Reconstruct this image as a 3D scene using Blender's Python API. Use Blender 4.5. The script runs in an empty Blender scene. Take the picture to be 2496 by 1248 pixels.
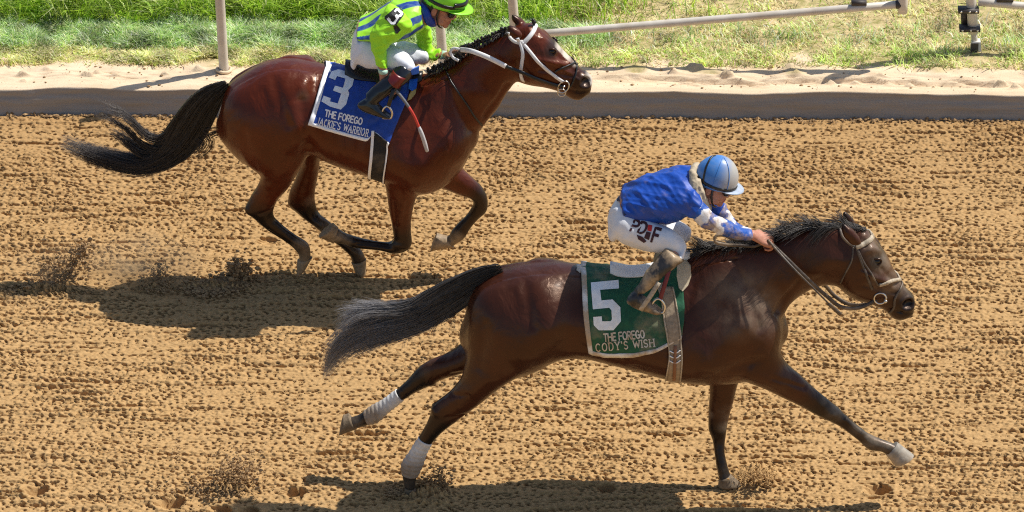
import bpy, math, random
import numpy as np
from mathutils import Vector
from mathutils.bvhtree import BVHTree
from mathutils.geometry import tessellate_polygon

# ------------------------------------------------------------------ camera, light, exposure
scene = bpy.context.scene
R = math.radians
FPX = 13950.0                      # focal length in pixels of the 2496 px wide photograph
PITCH = R(27.7)
CAM = np.array([0.0, -25.98, 15.0])
cam_data = bpy.data.cameras.new('camera')
cam = bpy.data.objects.new('camera', cam_data)
scene.collection.objects.link(cam)
cam.location = CAM
cam.rotation_euler = (math.pi / 2 - PITCH, 0, 0)
cam_data.sensor_width = 36.0
cam_data.lens = FPX / 2496 * 36.0
cam_data.clip_start = 0.5
cam_data.clip_end = 3000
scene.camera = cam

SUN = np.array([0.515, 0.210, 0.83]); SUN = SUN / np.linalg.norm(SUN)
world = bpy.data.worlds.new('World'); scene.world = world; world.use_nodes = True
wn = world.node_tree.nodes
sky = wn.new('ShaderNodeTexSky'); sky.sky_type = 'NISHITA'; sky.sun_disc = False
sky.sun_elevation = math.asin(SUN[2]); sky.sun_rotation = math.atan2(SUN[0], SUN[1])
wn['Background'].inputs['Strength'].default_value = 0.105
world.node_tree.links.new(sky.outputs[0], wn['Background'].inputs[0])
sl = bpy.data.lights.new('sun', 'SUN'); sl.energy = 5.0; sl.angle = R(0.5); sl.color = (1.0, 0.95, 0.86)
so = bpy.data.objects.new('sun', sl); scene.collection.objects.link(so)
so.rotation_euler = Vector(SUN).to_track_quat('Z', 'Y').to_euler(); so.location = (10, 6, 16)
scene.render.engine = 'CYCLES'
scene.cycles.filter_width = 1.15
scene.cycles.use_denoising = False
scene.view_settings.view_transform = 'Standard'
scene.view_settings.look = 'None'
scene.view_settings.exposure = 0.15
scene.view_settings.gamma = 1.0
scene.view_settings.use_curve_mapping = False

rng = np.random.default_rng(7)
random.seed(7)

# ------------------------------------------------------------------ geometry helpers
def unit(v):
    v = np.asarray(v, float)
    return v / (np.linalg.norm(v, axis=-1, keepdims=True) + 1e-12)

FWD = np.array([0, math.cos(PITCH), -math.sin(PITCH)]); UPV = np.array([0, math.sin(PITCH), math.cos(PITCH)])
def ray(px, py):
    return FWD + np.array([1., 0, 0]) * (px - 1248) / FPX + UPV * (624 - py) / FPX
def ground(px, py, z=0.0):
    d = ray(px, py); return CAM + d * (z - CAM[2]) / d[2]

class Frame:
    """a vertical plane of travel: measured points of the photograph become points in the world"""
    def __init__(s, O, yaw):
        s.O = np.array(O, float); c, n = math.cos(yaw), math.sin(yaw)
        s.fwd = np.array([c, -n, 0]); s.lat = np.array([n, c, 0]); s.up = np.array([0, 0, 1.])
    def pt(s, px, py, L=0.0):
        d = ray(px, py); t = ((s.O - CAM) @ s.lat + L) / (d @ s.lat); return CAM + d * t
    def loc(s, P):
        q = np.asarray(P) - s.O; return np.stack([q @ s.fwd, q @ s.lat, q[..., 2]], -1)
    def glob(s, q):
        q = np.asarray(q, float); return s.O + q[..., :1] * s.fwd + q[..., 1:2] * s.lat + q[..., 2:3] * s.up
    def kk(s, P):
        v = P - CAM; return np.array([-(v @ s.fwd) / (v @ s.lat), -v[2] / (v @ s.lat)])
    def mirror(s, P):
        q = s.loc(P); q = q * np.array([1, -1, 1]); return s.glob(q)

def hermite(X, t, n):
    """smooth resampling of rows X at knots t to n rows"""
    X = np.asarray(X, float); m = len(X)
    d = np.zeros_like(X)
    sl_ = (X[1:] - X[:-1]) / (t[1:] - t[:-1])[:, None]
    d[0], d[-1] = sl_[0], sl_[-1]
    if m > 2:
        w1 = (t[2:] - t[1:-1])[:, None]; w0 = (t[1:-1] - t[:-2])[:, None]
        d[1:-1] = (sl_[:-1] * w1 + sl_[1:] * w0) / (w0 + w1)
    q = np.linspace(t[0], t[-1], n); k = np.clip(np.searchsorted(t, q, side='right') - 1, 0, m - 2)
    h = (t[k + 1] - t[k])[:, None]; u = ((q - t[k])[:, None]) / h
    return ((2*u**3 - 3*u**2 + 1) * X[k] + (u**3 - 2*u**2 + u) * h * d[k] + (-2*u**3 + 3*u**2) * X[k + 1] + (u**3 - u**2) * h * d[k + 1])

def curve(pts, n):
    P = np.asarray(pts, float)
    t = np.concatenate([[0], np.cumsum(np.linalg.norm(np.diff(P[:, :2 if P.shape[1] == 2 else 3], axis=0), axis=1) + 1e-9)])
    return hermite(P, t, n)

def rings_to_mesh(rings, dome=0.45):
    """rings: (m, n, 3) closed tube with domed ends"""
    m, n, _ = rings.shape
    c0, c1 = rings[0].mean(0), rings[-1].mean(0)
    ax0 = unit(c0 - rings[1].mean(0)); ax1 = unit(c1 - rings[-2].mean(0))
    r0 = np.linalg.norm(rings[0] - c0, axis=1).min(); r1 = np.linalg.norm(rings[-1] - c1, axis=1).min()
    ex0 = c0 + (rings[0] - c0) * .62 + ax0 * r0 * dome * .75; ex1 = c1 + (rings[-1] - c1) * .62 + ax1 * r1 * dome * .75
    rr = np.concatenate([ex0[None], rings, ex1[None]]); m += 2
    V = rr.reshape(-1, 3).tolist() + [(c0 + ax0 * r0 * dome).tolist(), (c1 + ax1 * r1 * dome).tolist()]
    F = []
    for i in range(m - 1):
        for j in range(n):
            k = (j + 1) % n
            F.append((i*n + j, i*n + k, (i+1)*n + k, (i+1)*n + j))
    a, b = m*n, m*n + 1
    for j in range(n):
        k = (j + 1) % n
        F.append((a, k, j)); F.append((b, (m-1)*n + j, (m-1)*n + k))
    return V, F

def stations3d(fr, st):
    out = []
    for s in st:
        ax, ay, bx, by, L, a = s[:6]; e = s[6] if len(s) > 6 else 0.0
        A, B = fr.pt(ax, ay, L), fr.pt(bx, by, L)
        c = (A + B) / 2; u = B - A; h = np.linalg.norm(u) / 2; u = u / (2*h)
        k = fr.kk(c); ku = k[0] * (u @ fr.fwd) + k[1] * u[2]
        h = math.sqrt(max(h*h - (a*ku)**2, (0.55*h)**2))
        out.append(np.concatenate([c, u, [h, a, e]]))
    return np.array(out)

def loft(fr, st, n=22, sub=5, shrink=1.0, dome=.45, mirror=False, sq=2.0):
    S = stations3d(fr, st)
    if mirror:
        C = fr.mirror(S[:, :3]); U = fr.mirror(S[:, :3] + S[:, 3:6]) - C; S = np.concatenate([C, U, S[:, 6:]], 1)
    d = np.linalg.norm(np.diff(S[:, :3], axis=0), axis=1) + 0.4*np.abs(np.diff(S[:, 6])) + 1e-4
    t = np.concatenate([[0], np.cumsum(d)])
    X = hermite(S, t, (len(S) - 1)*sub + 1)
    u = unit(X[:, 3:6]); h = np.maximum(X[:, 6], .004)*shrink; a = np.maximum(X[:, 7], .004)*shrink; e = X[:, 8]
    th = np.linspace(0, 2*np.pi, n, endpoint=False)
    ct, sn = np.cos(th), np.sin(th)
    if sq != 2.0:
        ct = np.sign(ct)*np.abs(ct)**(2/sq); sn = np.sign(sn)*np.abs(sn)**(2/sq)
    rings = (X[:, None, :3] - u[:, None, :]*(h[:, None]*ct)[..., None]
             + fr.lat * (a[:, None]*sn*(1 - e[:, None]*ct))[..., None])
    return rings_to_mesh(rings, dome)

def tube(pts, rad, n=8, dome=.6):
    P = np.asarray(pts, float); m = len(P)
    r = np.broadcast_to(np.asarray(rad, float), (m,))
    T = np.gradient(P, axis=0); T = unit(T)
    ref = np.array([0.13, .2, 1.]); 
    if abs(T[0] @ unit(ref)) > .9: ref = np.array([1., .3, .1])
    N = unit(np.cross(T[0], ref)); rings = []
    th = np.linspace(0, 2*np.pi, n, endpoint=False)
    for i in range(m):
        N = unit(N - T[i]*(N @ T[i])); B = np.cross(T[i], N)
        rings.append(P[i] + r[i]*(np.cos(th)[:, None]*N + np.sin(th)[:, None]*B))
    return rings_to_mesh(np.array(rings), dome)

def ellipsoid(c, r, axes=None, n=16, m=10):
    A = np.eye(3) if axes is None else np.asarray(axes)
    V = [np.array([0, 0, 1.])]
    for i in range(1, m):
        p = math.pi*i/m
        for j in range(n):
            q = 2*math.pi*j/n; V.append(np.array([math.sin(p)*math.cos(q), math.sin(p)*math.sin(q), math.cos(p)]))
    V.append(np.array([0, 0, -1.])); F = []
    for j in range(n): F.append((0, 1 + j, 1 + (j+1) % n))
    for i in range(m - 2):
        for j in range(n):
            k = (j+1) % n; F.append((1 + i*n + j, 1 + (i+1)*n + j, 1 + (i+1)*n + k, 1 + i*n + k))
    l = len(V) - 1
    for j in range(n): F.append((l, 1 + (m-2)*n + (j+1) % n, 1 + (m-2)*n + j))
    V = np.array(V)*np.asarray(r)
    return (np.asarray(c) + V @ A).tolist(), F

def box(c, half, axes=None):
    A = np.eye(3) if axes is None else np.asarray(axes)
    V = np.array([[x, y, z] for x in (-1, 1) for y in (-1, 1) for z in (-1, 1)], float)*np.asarray(half)
    F = [(0, 1, 3, 2), (4, 6, 7, 5), (0, 4, 5, 1), (2, 3, 7, 6), (0, 2, 6, 4), (1, 5, 7, 3)]
    return (np.asarray(c) + V @ A).tolist(), F

def join(*parts):
    V, F = [], []
    for v, f in parts:
        o = len(V); V.extend(list(map(tuple, v))); F.extend([tuple(i + o for i in q) for q in f])
    return V, F

def remesh(vf, vox):
    me = bpy.data.meshes.new('tmp'); me.from_pydata(vf[0], [], vf[1]); me.update()
    ob = bpy.data.objects.new('tmp', me); scene.collection.objects.link(ob)
    md = ob.modifiers.new('r', 'REMESH'); md.mode = 'VOXEL'; md.voxel_size = vox; md.adaptivity = 0
    ev = ob.evaluated_get(bpy.context.evaluated_depsgraph_get()); em = ev.to_mesh()
    n = len(em.vertices); V = np.empty(n*3); em.vertices.foreach_get('co', V); V = V.reshape(-1, 3)
    m = len(em.polygons); Q = np.empty(len(em.loops), int); em.loops.foreach_get('vertex_index', Q)
    assert len(Q) == 4*m
    Q = Q.reshape(-1, 4).copy()
    ev.to_mesh_clear(); bpy.data.objects.remove(ob); bpy.data.meshes.remove(me)
    return V.copy(), Q

def smooth(V, Q, it, w=1.0, taubin=False):
    e = np.concatenate([Q[:, [0, 1]], Q[:, [1, 2]], Q[:, [2, 3]], Q[:, [3, 0]]])
    n = len(V); cnt = np.bincount(e[:, 0], minlength=n)[:, None].astype(float); cnt[cnt == 0] = 1
    w = np.broadcast_to(np.asarray(w, float), (n,))[:, None]
    V = V.copy()
    for k in range(it):
        s = np.stack([np.bincount(e[:, 0], V[e[:, 1], i], minlength=n) for i in range(3)], 1)/cnt
        lam = .5 if (not taubin or k % 2 == 0) else -.52
        V = V + w*lam*(s - V)
    return V

def vnormals(V, Q):
    n = np.cross(V[Q[:, 2]] - V[Q[:, 0]], V[Q[:, 3]] - V[Q[:, 1]]); N = np.zeros_like(V)
    for i in range(4):
        for k in range(3): N[:, k] += np.bincount(Q[:, i], n[:, k], minlength=len(V))
    return unit(N)

def bvh_of(V, Q):
    return BVHTree.FromPolygons([tuple(v) for v in np.asarray(V).tolist()], [tuple(q) for q in np.asarray(Q).tolist()] if isinstance(Q, np.ndarray) else Q)

def mesh_obj(name, V, F, mat, parent=None, smooth_shade=True, base=None, attrs=None, autosmooth=None):
    """V, F world coordinates -> one object with its origin at base (or at its parent's origin)"""
    V = np.asarray(V, float)
    if parent is not None: b = np.zeros(3); p = parent; 
    o0 = np.array(base, float) if base is not None else np.zeros(3)
    if parent is not None:
        o0 = np.array(parent['_w'])
    me = bpy.data.meshes.new(name)
    V = V - o0
    if isinstance(F, np.ndarray):
        n, m = len(V), len(F); k = F.shape[1]
        me.vertices.add(n); me.vertices.foreach_set('co', V.astype(np.float32).ravel())
        me.loops.add(m*k); me.loops.foreach_set('vertex_index', F.astype(np.int32).ravel())
        me.polygons.add(m); me.polygons.foreach_set('loop_start', np.arange(0, m*k, k, dtype=np.int32))
        me.update(calc_edges=True)
    else:
        me.from_pydata(V.tolist(), [], F); me.update()
    me.polygons.foreach_set('use_smooth', np.full(len(me.polygons), smooth_shade))
    if attrs:
        for k_, a_ in attrs.items():
            a_ = np.asarray(a_, np.float32)
            if a_.ndim == 2:
                at = me.attributes.new(k_, 'FLOAT_COLOR', 'POINT'); at.data.foreach_set('color', np.concatenate([a_, np.ones((len(a_), 1), np.float32)], 1).ravel())
            else:
                at = me.attributes.new(k_, 'FLOAT', 'POINT'); at.data.foreach_set('value', a_)
    if mat: me.materials.append(mat)
    if autosmooth is not None:
        sharp_by_angle(me, autosmooth)
    ob = bpy.data.objects.new(name, me); scene.collection.objects.link(ob)
    ob['_w'] = o0.tolist()
    if parent is not None: ob.parent = parent
    else: ob.location = o0
    return ob

def sharp_by_angle(me, ang):
    import bmesh
    bm = bmesh.new(); bm.from_mesh(me)
    bmesh.ops.recalc_face_normals(bm, faces=bm.faces)
    for e in bm.edges:
        if len(e.link_faces) == 2 and e.calc_face_angle(0) > ang: e.smooth = False
    bm.to_mesh(me); bm.free()

def empty(name, loc):
    o = bpy.data.objects.new(name, None); scene.collection.objects.link(o); o.location = loc; o['_w'] = list(map(float, loc))
    o.empty_display_size = .1
    return o

def tag(o, label=None, cat=None, group=None, kind=None):
    for k, v in (('label', label), ('category', cat), ('group', group), ('kind', kind)):
        if v: o[k] = v
    return o

# ------------------------------------------------------------------ materials
def srgb(r, g, b):
    f = lambda c: (c/255/12.92) if c/255 <= .04045 else ((c/255 + .055)/1.055)**2.4
    return (f(r), f(g), f(b), 1)

class NT:
    def __init__(s, name):
        s.m = bpy.data.materials.new(name); s.m.use_nodes = True
        s.t = s.m.node_tree; s.n = s.t.nodes; s.b = s.n['Principled BSDF']
    def lk(s, a, b): s.t.links.new(a, b)
    def coord(s, scale=(1, 1, 1)):
        c = s.n.new('ShaderNodeTexCoord'); mp = s.n.new('ShaderNodeMapping'); mp.inputs['Scale'].default_value = scale
        s.lk(c.outputs['Object'], mp.inputs['Vector']); return mp.outputs[0]
    def noise(s, scale, detail=4, rough=.55, stretch=(1, 1, 1)):
        t = s.n.new('ShaderNodeTexNoise'); t.inputs['Scale'].default_value = scale; t.inputs['Detail'].default_value = detail
        t.inputs['Roughness'].default_value = rough; s.lk(s.coord(stretch), t.inputs['Vector']); return t.outputs['Fac']
    def ramp(s, fac, a, b, c0=(0, 0, 0, 1), c1=(1, 1, 1, 1)):
        r = s.n.new('ShaderNodeValToRGB'); r.color_ramp.elements[0].position = a; r.color_ramp.elements[1].position = b
        r.color_ramp.elements[0].color = c0; r.color_ramp.elements[1].color = c1; s.lk(fac, r.inputs[0]); return r.outputs[0]
    def mix(s, fac, a, b):
        m = s.n.new('ShaderNodeMix'); m.data_type = 'RGBA'
        for v, i in ((fac, 0), (a, 6), (b, 7)):
            if isinstance(v, (tuple, float, int)): m.inputs[i].default_value = v
            else: s.lk(v, m.inputs[i])
        return m.outputs[2]
    def math(s, op, a, b=0.0):
        m = s.n.new('ShaderNodeMath'); m.operation = op; m.use_clamp = op in ('MULTIPLY', 'ADD', 'SUBTRACT') 
        for v, i in ((a, 0), (b, 1)):
            if isinstance(v, (float, int)): m.inputs[i].default_value = v
            else: s.lk(v, m.inputs[i])
        return m.outputs[0]
    def attr(s, name, out='Fac'):
        a = s.n.new('ShaderNodeAttribute'); a.attribute_name = name; return a.outputs[out]
    def bump(s, h, strength=.3, dist=.01):
        b = s.n.new('ShaderNodeBump'); b.inputs['Strength'].default_value = strength; b.inputs['Distance'].default_value = dist
        s.lk(h, b.inputs['Height']); s.lk(b.outputs[0], s.b.inputs['Normal'])
    def col(s, c):
        if isinstance(c, tuple): s.b.inputs['Base Color'].default_value = c
        else: s.lk(c, s.b.inputs['Base Color'])
        return s
    def rough(s, r):
        if isinstance(r, (float, int)): s.b.inputs['Roughness'].default_value = r
        else: s.lk(r, s.b.inputs['Roughness'])
        return s

DUST = (.42, .30, .18, 1)
def mat_cloth(name, c, rough=.6, var=.16, scale=30, bump=.25, dust=0.0, sheen=.0, dist=.006, dscale=7, dpos=(.48, .68)):
    t = NT(name); c = tuple(c) if len(c) == 4 else tuple(c) + (1,)
    dk = tuple(x*(1 - var) for x in c[:3]) + (1,); lt = tuple(min(1, x*(1 + var)) for x in c[:3]) + (1,)
    k = t.mix(t.ramp(t.noise(scale, 3), .35, .65), dk, lt)
    if dust:
        k = t.mix(t.math('MULTIPLY', t.ramp(t.noise(dscale, 6, .65), dpos[0], dpos[1]), dust), k, DUST)
    t.col(k).rough(rough)
    if sheen: t.b.inputs['Sheen Weight'].default_value = sheen
    if bump: t.bump(t.noise(scale*1.3, 3), bump, dist)
    return t.m
def mat_plain(name, c, rough=.5, metal=0.0, var=.1, scale=40, bump=0.0, coat=0.0):
    t = NT(name); c = tuple(c) + ((1,) if len(c) == 3 else ())
    t.col(t.mix(t.noise(scale, 3), tuple(x*(1 - var) for x in c[:3]) + (1,), tuple(min(1, x*(1 + var)) for x in c[:3]) + (1,))).rough(rough)
    t.b.inputs['Metallic'].default_value = metal
    if coat: t.b.inputs['Coat Weight'].default_value = coat; t.b.inputs['Coat Roughness'].default_value = .1
    if bump: t.bump(t.noise(scale, 4), bump, .003)
    return t.m

def mat_coat(name, body, dark, dust_sheen_col, rough=.36):
    t = NT(name)
    n1 = t.ramp(t.noise(5, 5, .6), .3, .7)
    k = t.mix(n1, tuple(x*.78 for x in body[:3]) + (1,), tuple(x*1.15 for x in body[:3]) + (1,))
    k = t.mix(t.attr('dark'), k, dark)
    hair = t.noise(160, 2, .5, (1, 1, .35))
    dmask = t.math('MULTIPLY', t.attr('dust'), t.ramp(t.noise(11, 5, .6), .25, .8))
    k = t.mix(dmask, k, dust_sheen_col)
    k = t.mix(t.attr('pale'), k, (.62, .55, .46, 1))
    t.col(k)
    rr = t.math('ADD', t.math('MULTIPLY', t.noise(14, 4), .22), rough - .1)
    t.rough(t.math('ADD', rr, t.math('MULTIPLY', dmask, .4)))
    t.b.inputs['Specular IOR Level'].default_value = .34; t.b.inputs['Specular Tint'].default_value = (.95, .66, .50, 1)
    t.b.inputs['Coat Weight'].default_value = .28; t.b.inputs['Coat Roughness'].default_value = .22; t.b.inputs['Coat IOR'].default_value = 1.4
    ms = t.n.new('ShaderNodeTexNoise'); ms.inputs['Scale'].default_value = 7.0; ms.inputs['Detail'].default_value = 3; ms.inputs['Distortion'].default_value = .6; t.lk(t.coord((1, 1, .7)), ms.inputs['Vector'])
    vein = t.n.new('ShaderNodeMath'); vein.operation = 'ABSOLUTE'; vs = t.n.new('ShaderNodeMath'); vs.operation = 'SUBTRACT'; t.lk(t.noise(6.5, 2, .5, (1, 1, .5)), vs.inputs[0]); vs.inputs[1].default_value = .5; t.lk(vs.outputs[0], vein.inputs[0])
    vr = t.ramp(vein.outputs[0], 0.0, .022, (1, 1, 1, 1), (0, 0, 0, 1))
    b1 = t.n.new('ShaderNodeBump'); b1.inputs['Strength'].default_value = .55; b1.inputs['Distance'].default_value = .035; t.lk(ms.outputs['Fac'], b1.inputs['Height'])
    b2 = t.n.new('ShaderNodeBump'); b2.inputs['Strength'].default_value = .18; b2.inputs['Distance'].default_value = .003; t.lk(vr, b2.inputs['Height']); t.lk(b1.outputs[0], b2.inputs['Normal'])
    b3 = t.n.new('ShaderNodeBump'); b3.inputs['Strength'].default_value = .22; b3.inputs['Distance'].default_value = .004; t.lk(hair, b3.inputs['Height']); t.lk(b2.outputs[0], b3.inputs['Normal']); t.lk(b3.outputs[0], t.b.inputs['Normal'])
    return t.m
# ------------------------------------------------------------------ ground
TRK = lambda x: 4.36 - 0.0122*x            # inner edge of the dirt track
BANK = 0.17
def fft_field(nx, ny, dx, dy, spec, seed):
    g = np.random.default_rng(seed); w = g.standard_normal((ny, nx))
    kx = np.fft.fftfreq(nx, dx)[None, :]; ky = np.fft.fftfreq(ny, dy)[:, None]
    f = np.fft.ifft2(np.fft.fft2(w)*spec(kx, ky)).real
    return f/f.std()
def band(k0, width, ax=1.0, ay=1.0):
    def f(kx, ky):
        k = np.sqrt((kx*ax)**2 + (ky*ay)**2) + 1e-9
        return np.exp(-(np.log(k/k0)/width)**2)
    return f

XF0, XF1, YF0, YF1, DX, DY = -3.25, 3.25, -0.62, 4.47, 0.0065, 0.0073
xf = np.arange(XF0, XF1, DX); yf = np.arange(YF0, YF1, DY)
nx, ny = len(xf), len(yf)
c1 = fft_field(nx, ny, DX, DY, band(42.0, .40, 2.2, 1.0), 1)      # crumbs 3 to 6 cm long, drawn out along the track
c2 = fft_field(nx, ny, DX, DY, band(58.0, .3, 1.5, 1.0), 2)
c3 = fft_field(nx, ny, DX, DY, band(15.0, .45, 9.0, 1.0), 3)         # harrow lines along the track
c4 = fft_field(nx, ny, DX, DY, band(1.1, .7, 1.6, 1.0), 4)
c5 = fft_field(nx, ny, DX, DY, band(6.0, .5, 1.5, 1.0), 8)
amp = 1 + .22*np.clip(c4, -1.5, 1.5)
H = (.0034*np.minimum(c1, 1.2) + .0018*c2 + .0034*c3 + .0010*c5)*amp + .004*c4
sst = lambda x: x*x*(3 - 2*x)
pit = sst(np.clip((-c1 - .65*c3 - .20*c5 - 1.18 + .10*c4)/.5, 0, 1))
H -= .018*pit                                                       # little holes between the clods
XX, YY = np.meshgrid(xf, yf)
def dent(px, py, rx, ry, depth, rim=.15):
    P = ground(px, py); d2 = ((XX - P[0])/rx)**2 + ((YY - P[1])/ry)**2
    return -depth*1.2*np.exp(-(d2*(1 + .22*c5 + .10*c1).clip(.6, 1.6))**2.6) + rim*depth*np.exp(-((np.sqrt(d2) - 1.35)/.35)**2)
for px, py, rx, ry, dp in ((88, 1196, .06, .05, .06), (415, 1226, .065, .055, .07), (720, 1200, .05, .04, .05), (540, 1240, .05, .04, .05),
                           (2142, 1192, .065, .045, .06), (1480, 1192, .045, .04, .045), (610, 1244, .045, .04, .045), (1010, 1198, .08, .05, .03), (650, 585, .04, .04, .02)):
    H += dent(px, py, rx, ry, dp)
for px, py, rx, ry, hh in ((1850, 1166, .11, .10, .055), (1045, 1206, .10, .08, .05), (560, 1190, .12, .06, .02), (530, 700, .16, .05, .03), (120, 712, .16, .05, .02), (380, 700, .08, .05, .015)):
    P = ground(px, py); d2 = ((XX - P[0])/rx)**2 + ((YY - P[1])/ry)**2
    H += (hh + .012*c2 + .008*c1)*np.exp(-d2)
# fade to plain level ground at the borders of the worked strip; tuck under the bank at the far side
edge = np.clip(np.minimum(np.minimum(XX - XF0, XF1 - XX), YY - YF0)/.25, 0, 1); edge = edge*edge*(3 - 2*edge)
near_bank = np.clip((TRK(XX) - .02 - YY)/.10, 0, 1)
H = H*edge*(.25 + .75*near_bank)
mask = YY < TRK(XX) + .06
idx = np.arange(nx*ny).reshape(ny, nx)
Q = np.stack([idx[:-1, :-1], idx[:-1, 1:], idx[1:, 1:], idx[1:, :-1]], -1).reshape(-1, 4)
Hs = np.clip(H - .006*c4, -.02, .02)*edge
Vt = np.stack([XX - .5*Hs, YY - .75*Hs*near_bank, H], -1).reshape(-1, 3)      # clods lean to the camera, shaped so their near faces are shaded
# coarse apron of the same track out to where it can be seen from
ax_ = np.concatenate([[-60, -30, -15, -8, -5.5], [XF0], [XF1 - DX], [5.5, 8, 15, 30, 60]])
def apron(x0, x1, y0, y1):
    return [(x0, y0, 0), (x1, y0, 0), (x1, y1, 0), (x0, y1, 0)]
A = [(-80, -14, -8.2, 4.4), (8.2, -14, 80, 4.2), (-8.2, -14, 8.2, -3.0)]
Va, Qa = [], []
for x0, y0, x1, y1 in A:
    o = len(Vt) + len(Va); Va += apron(x0, x1, y0, y1); Qa.append([o, o+1, o+2, o+3])
# the same worked dirt to both sides and in front, with larger steps
for x0, x1, y0, y1, sd in ((-8.2, XF0 + .03, -3.0, 4.52, 61), (XF1 - DX - .03, 8.2, -3.0, 4.45, 62), (XF0 + .03, XF1 - DX - .03, -3.0, YF0 + .03, 63)):
    gx = np.linspace(x0, x1, max(2, int((x1 - x0)/.026))); gy = np.linspace(y0, y1, max(2, int((y1 - y0)/.026))); mx_, my_ = len(gx), len(gy)
    e1 = fft_field(mx_, my_, .026, .026, band(12., .4, 1.8, 1.0), sd); e2 = fft_field(mx_, my_, .026, .026, band(9., .45, 7., 1.0), sd + 10)
    GX, GY = np.meshgrid(gx, gy); hh = .008*np.minimum(e1, 1.) + .006*e2 - .012*np.clip(-e1 - .5*e2 - .9, 0, 1)
    hh *= np.clip(np.minimum(np.minimum(GX - x0, x1 - GX), np.minimum(GY - y0, y1 - GY))/.15, 0, 1); hh -= .004
    o = len(Vt) + len(Va); Va += np.stack([GX, GY - .5*hh, hh], -1).reshape(-1, 3).tolist(); ii = np.arange(mx_*my_).reshape(my_, mx_) + o
    Qa += np.stack([ii[:-1, :-1], ii[:-1, 1:], ii[1:, 1:], ii[1:, :-1]], -1).reshape(-1, 4).tolist()
t = NT('dirt')
big = t.ramp(t.noise(2.2, 5, .6, (.5, 1, 1)), .3, .7)
k = t.mix(t.ramp(t.noise(70, 4, .6, (.8, 1, 1)), .3, .7), (.355, .208, .084, 1), (.525, .335, .152, 1))
k = t.mix(t.math('MULTIPLY', big, .3), k, (.45, .28, .118, 1))
k = t.mix(t.math('MULTIPLY', t.ramp(t.noise(420, 2, .7), .55, .75), .5), k, (.62, .43, .22, 1))
k = t.mix(t.math('MULTIPLY', t.ramp(t.noise(330, 2, .7), .30, .42), -1), k, k)
k = t.mix(t.math('MULTIPLY', t.ramp(t.noise(90, 4, .7, (.4, 1, 1)), .58, .72), .5), k, (.20, .11, .048, 1))
k = t.mix(t.attr('far_tone'), k, (.265, .145, .054, 1))  # browner and darker towards the bank
t.col(k).rough(.95); t.b.inputs['Specular IOR Level'].default_value = .15
t.bump(t.noise(190, 4, .65), .55, .006)
M_DIRT = t.m
track = mesh_obj('dirt_track', np.concatenate([Vt, np.array(Va)]), np.concatenate([Q, np.array(Qa)]), M_DIRT, attrs={'far_tone': np.concatenate([(np.clip((YY - 2.4)/2.2 + .10*c4, 0, 1)*.34).ravel(), np.zeros(len(Va))])})
tag(track, kind='structure')

# sheet of ground beneath everything, out to the horizon
t = NT('turf_soil')
k = t.mix(t.ramp(t.noise(3, 6, .6), .35, .65), (.16, .15, .05, 1), (.34, .26, .13, 1))
k = t.mix(t.ramp(t.noise(.05, 4), .4, .6), k, (.10, .15, .03, 1)); t.col(k).rough(.95)
g = mesh_obj('ground', [(-1500, -600, -.12), (1500, -600, -.12), (1500, 2500, -.12), (-1500, 2500, -.12)], [(0, 1, 2, 3)], t.m)
tag(g, kind='structure')

# sandy shoulder: steep little face, sand strip, then the grass verge
GR0 = .34                                   # sand strip ends about here behind the edge
prof = np.concatenate([[-.03, -.012], np.linspace(0, .016, 15), np.linspace(.02, .075, 8), np.arange(.08, .24, .0055), np.arange(.25, .9, .016), np.arange(.92, 6.5, .08)])
xs = np.concatenate([np.arange(-60, -4.2, 2.5), np.arange(-4.2, 4.2, .018), np.arange(4.2, 61, 2.5)])
PX, XB = np.meshgrid(prof, xs, indexing='ij')
n1 = fft_field(len(xs), len(prof), .018, .012, band(3., .6, 1.2, 1), 11); n2 = fft_field(len(xs), len(prof), .018, .012, band(12., .5, 2.5, 1), 12)
n3 = fft_field(len(xs), len(prof), .018, .012, band(.8, .8, 1, .4), 13)[0]
f_ = np.clip((PX + .008)/.024, 0, 1); zb = BANK*np.where(f_ < 1, f_*.95, .95 + .05*np.clip((PX - .016)/.03, 0, 1))
zb = np.where(PX <= -.008, -.06 + (PX + .03)*3, zb)
top = np.clip((PX - .06)/.1, 0, 1)
zb += top*(.0030*n1 + .0022*n2)*(PX < 1.2) + .010*n3[None, :]*(f_ > .5)*.5
lines = np.interp(prof, np.linspace(-.03, .09, 40), np.random.default_rng(5).normal(0, 1, 40))[:, None]
yb = TRK(XB) + PX + (.0022*lines + .0012*n2 + .0015*n1)*(f_ > .05)*(f_ < 1) + .006*n3[None, :]
rx_ = np.clip((XB - .35)/.5, 0, 1)          # wheel ruts and a crumbled ridge on the right hand stretch
def ridge(y0, w, h): return h*np.exp(-((PX - y0 - .012*np.sin(XB*1.7) - .010*n3[None, :])/w)**2)
scarp = lambda y0, w, h: h*(1 - 1/(1 + np.exp(-(PX - y0 - .014*np.sin(XB*2.3) - .012*n3[None, :] - .006*n2)/w)))
zb -= rx_*top*(scarp(.185, .0014, .034) + scarp(.095, .0014, .018)*np.clip(.6 + .5*n3[None, :], 0, 1)) 
zb += rx_*(ridge(.125, .010, .006) + ridge(.150, .008, .010)*np.clip(n2*.6 + .3, 0, 1.5) + ridge(.20, .014, .012)*np.clip(.5*n2 + .6*n1, 0, 2))
zb += ridge(.27, .03, .006)*np.clip(n1, 0, 2)
zb += .012*np.exp(-((PX - .022)/.012)**2)*np.clip(.4 + .6*n2, 0, 1.5)*top
clump = np.clip(n2*.9 + n1*.5 - 2.05, 0, .6)*(PX > .10)*(PX < GR0 + .05); zb += .04*clump
zb -= .02*np.clip(-n2 - 1.7, 0, 1)*(PX > .09)*(PX < GR0)
zb += np.clip(PX - 1.0, 0, 9)*.02
iB = np.arange(PX.size).reshape(PX.shape)
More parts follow.
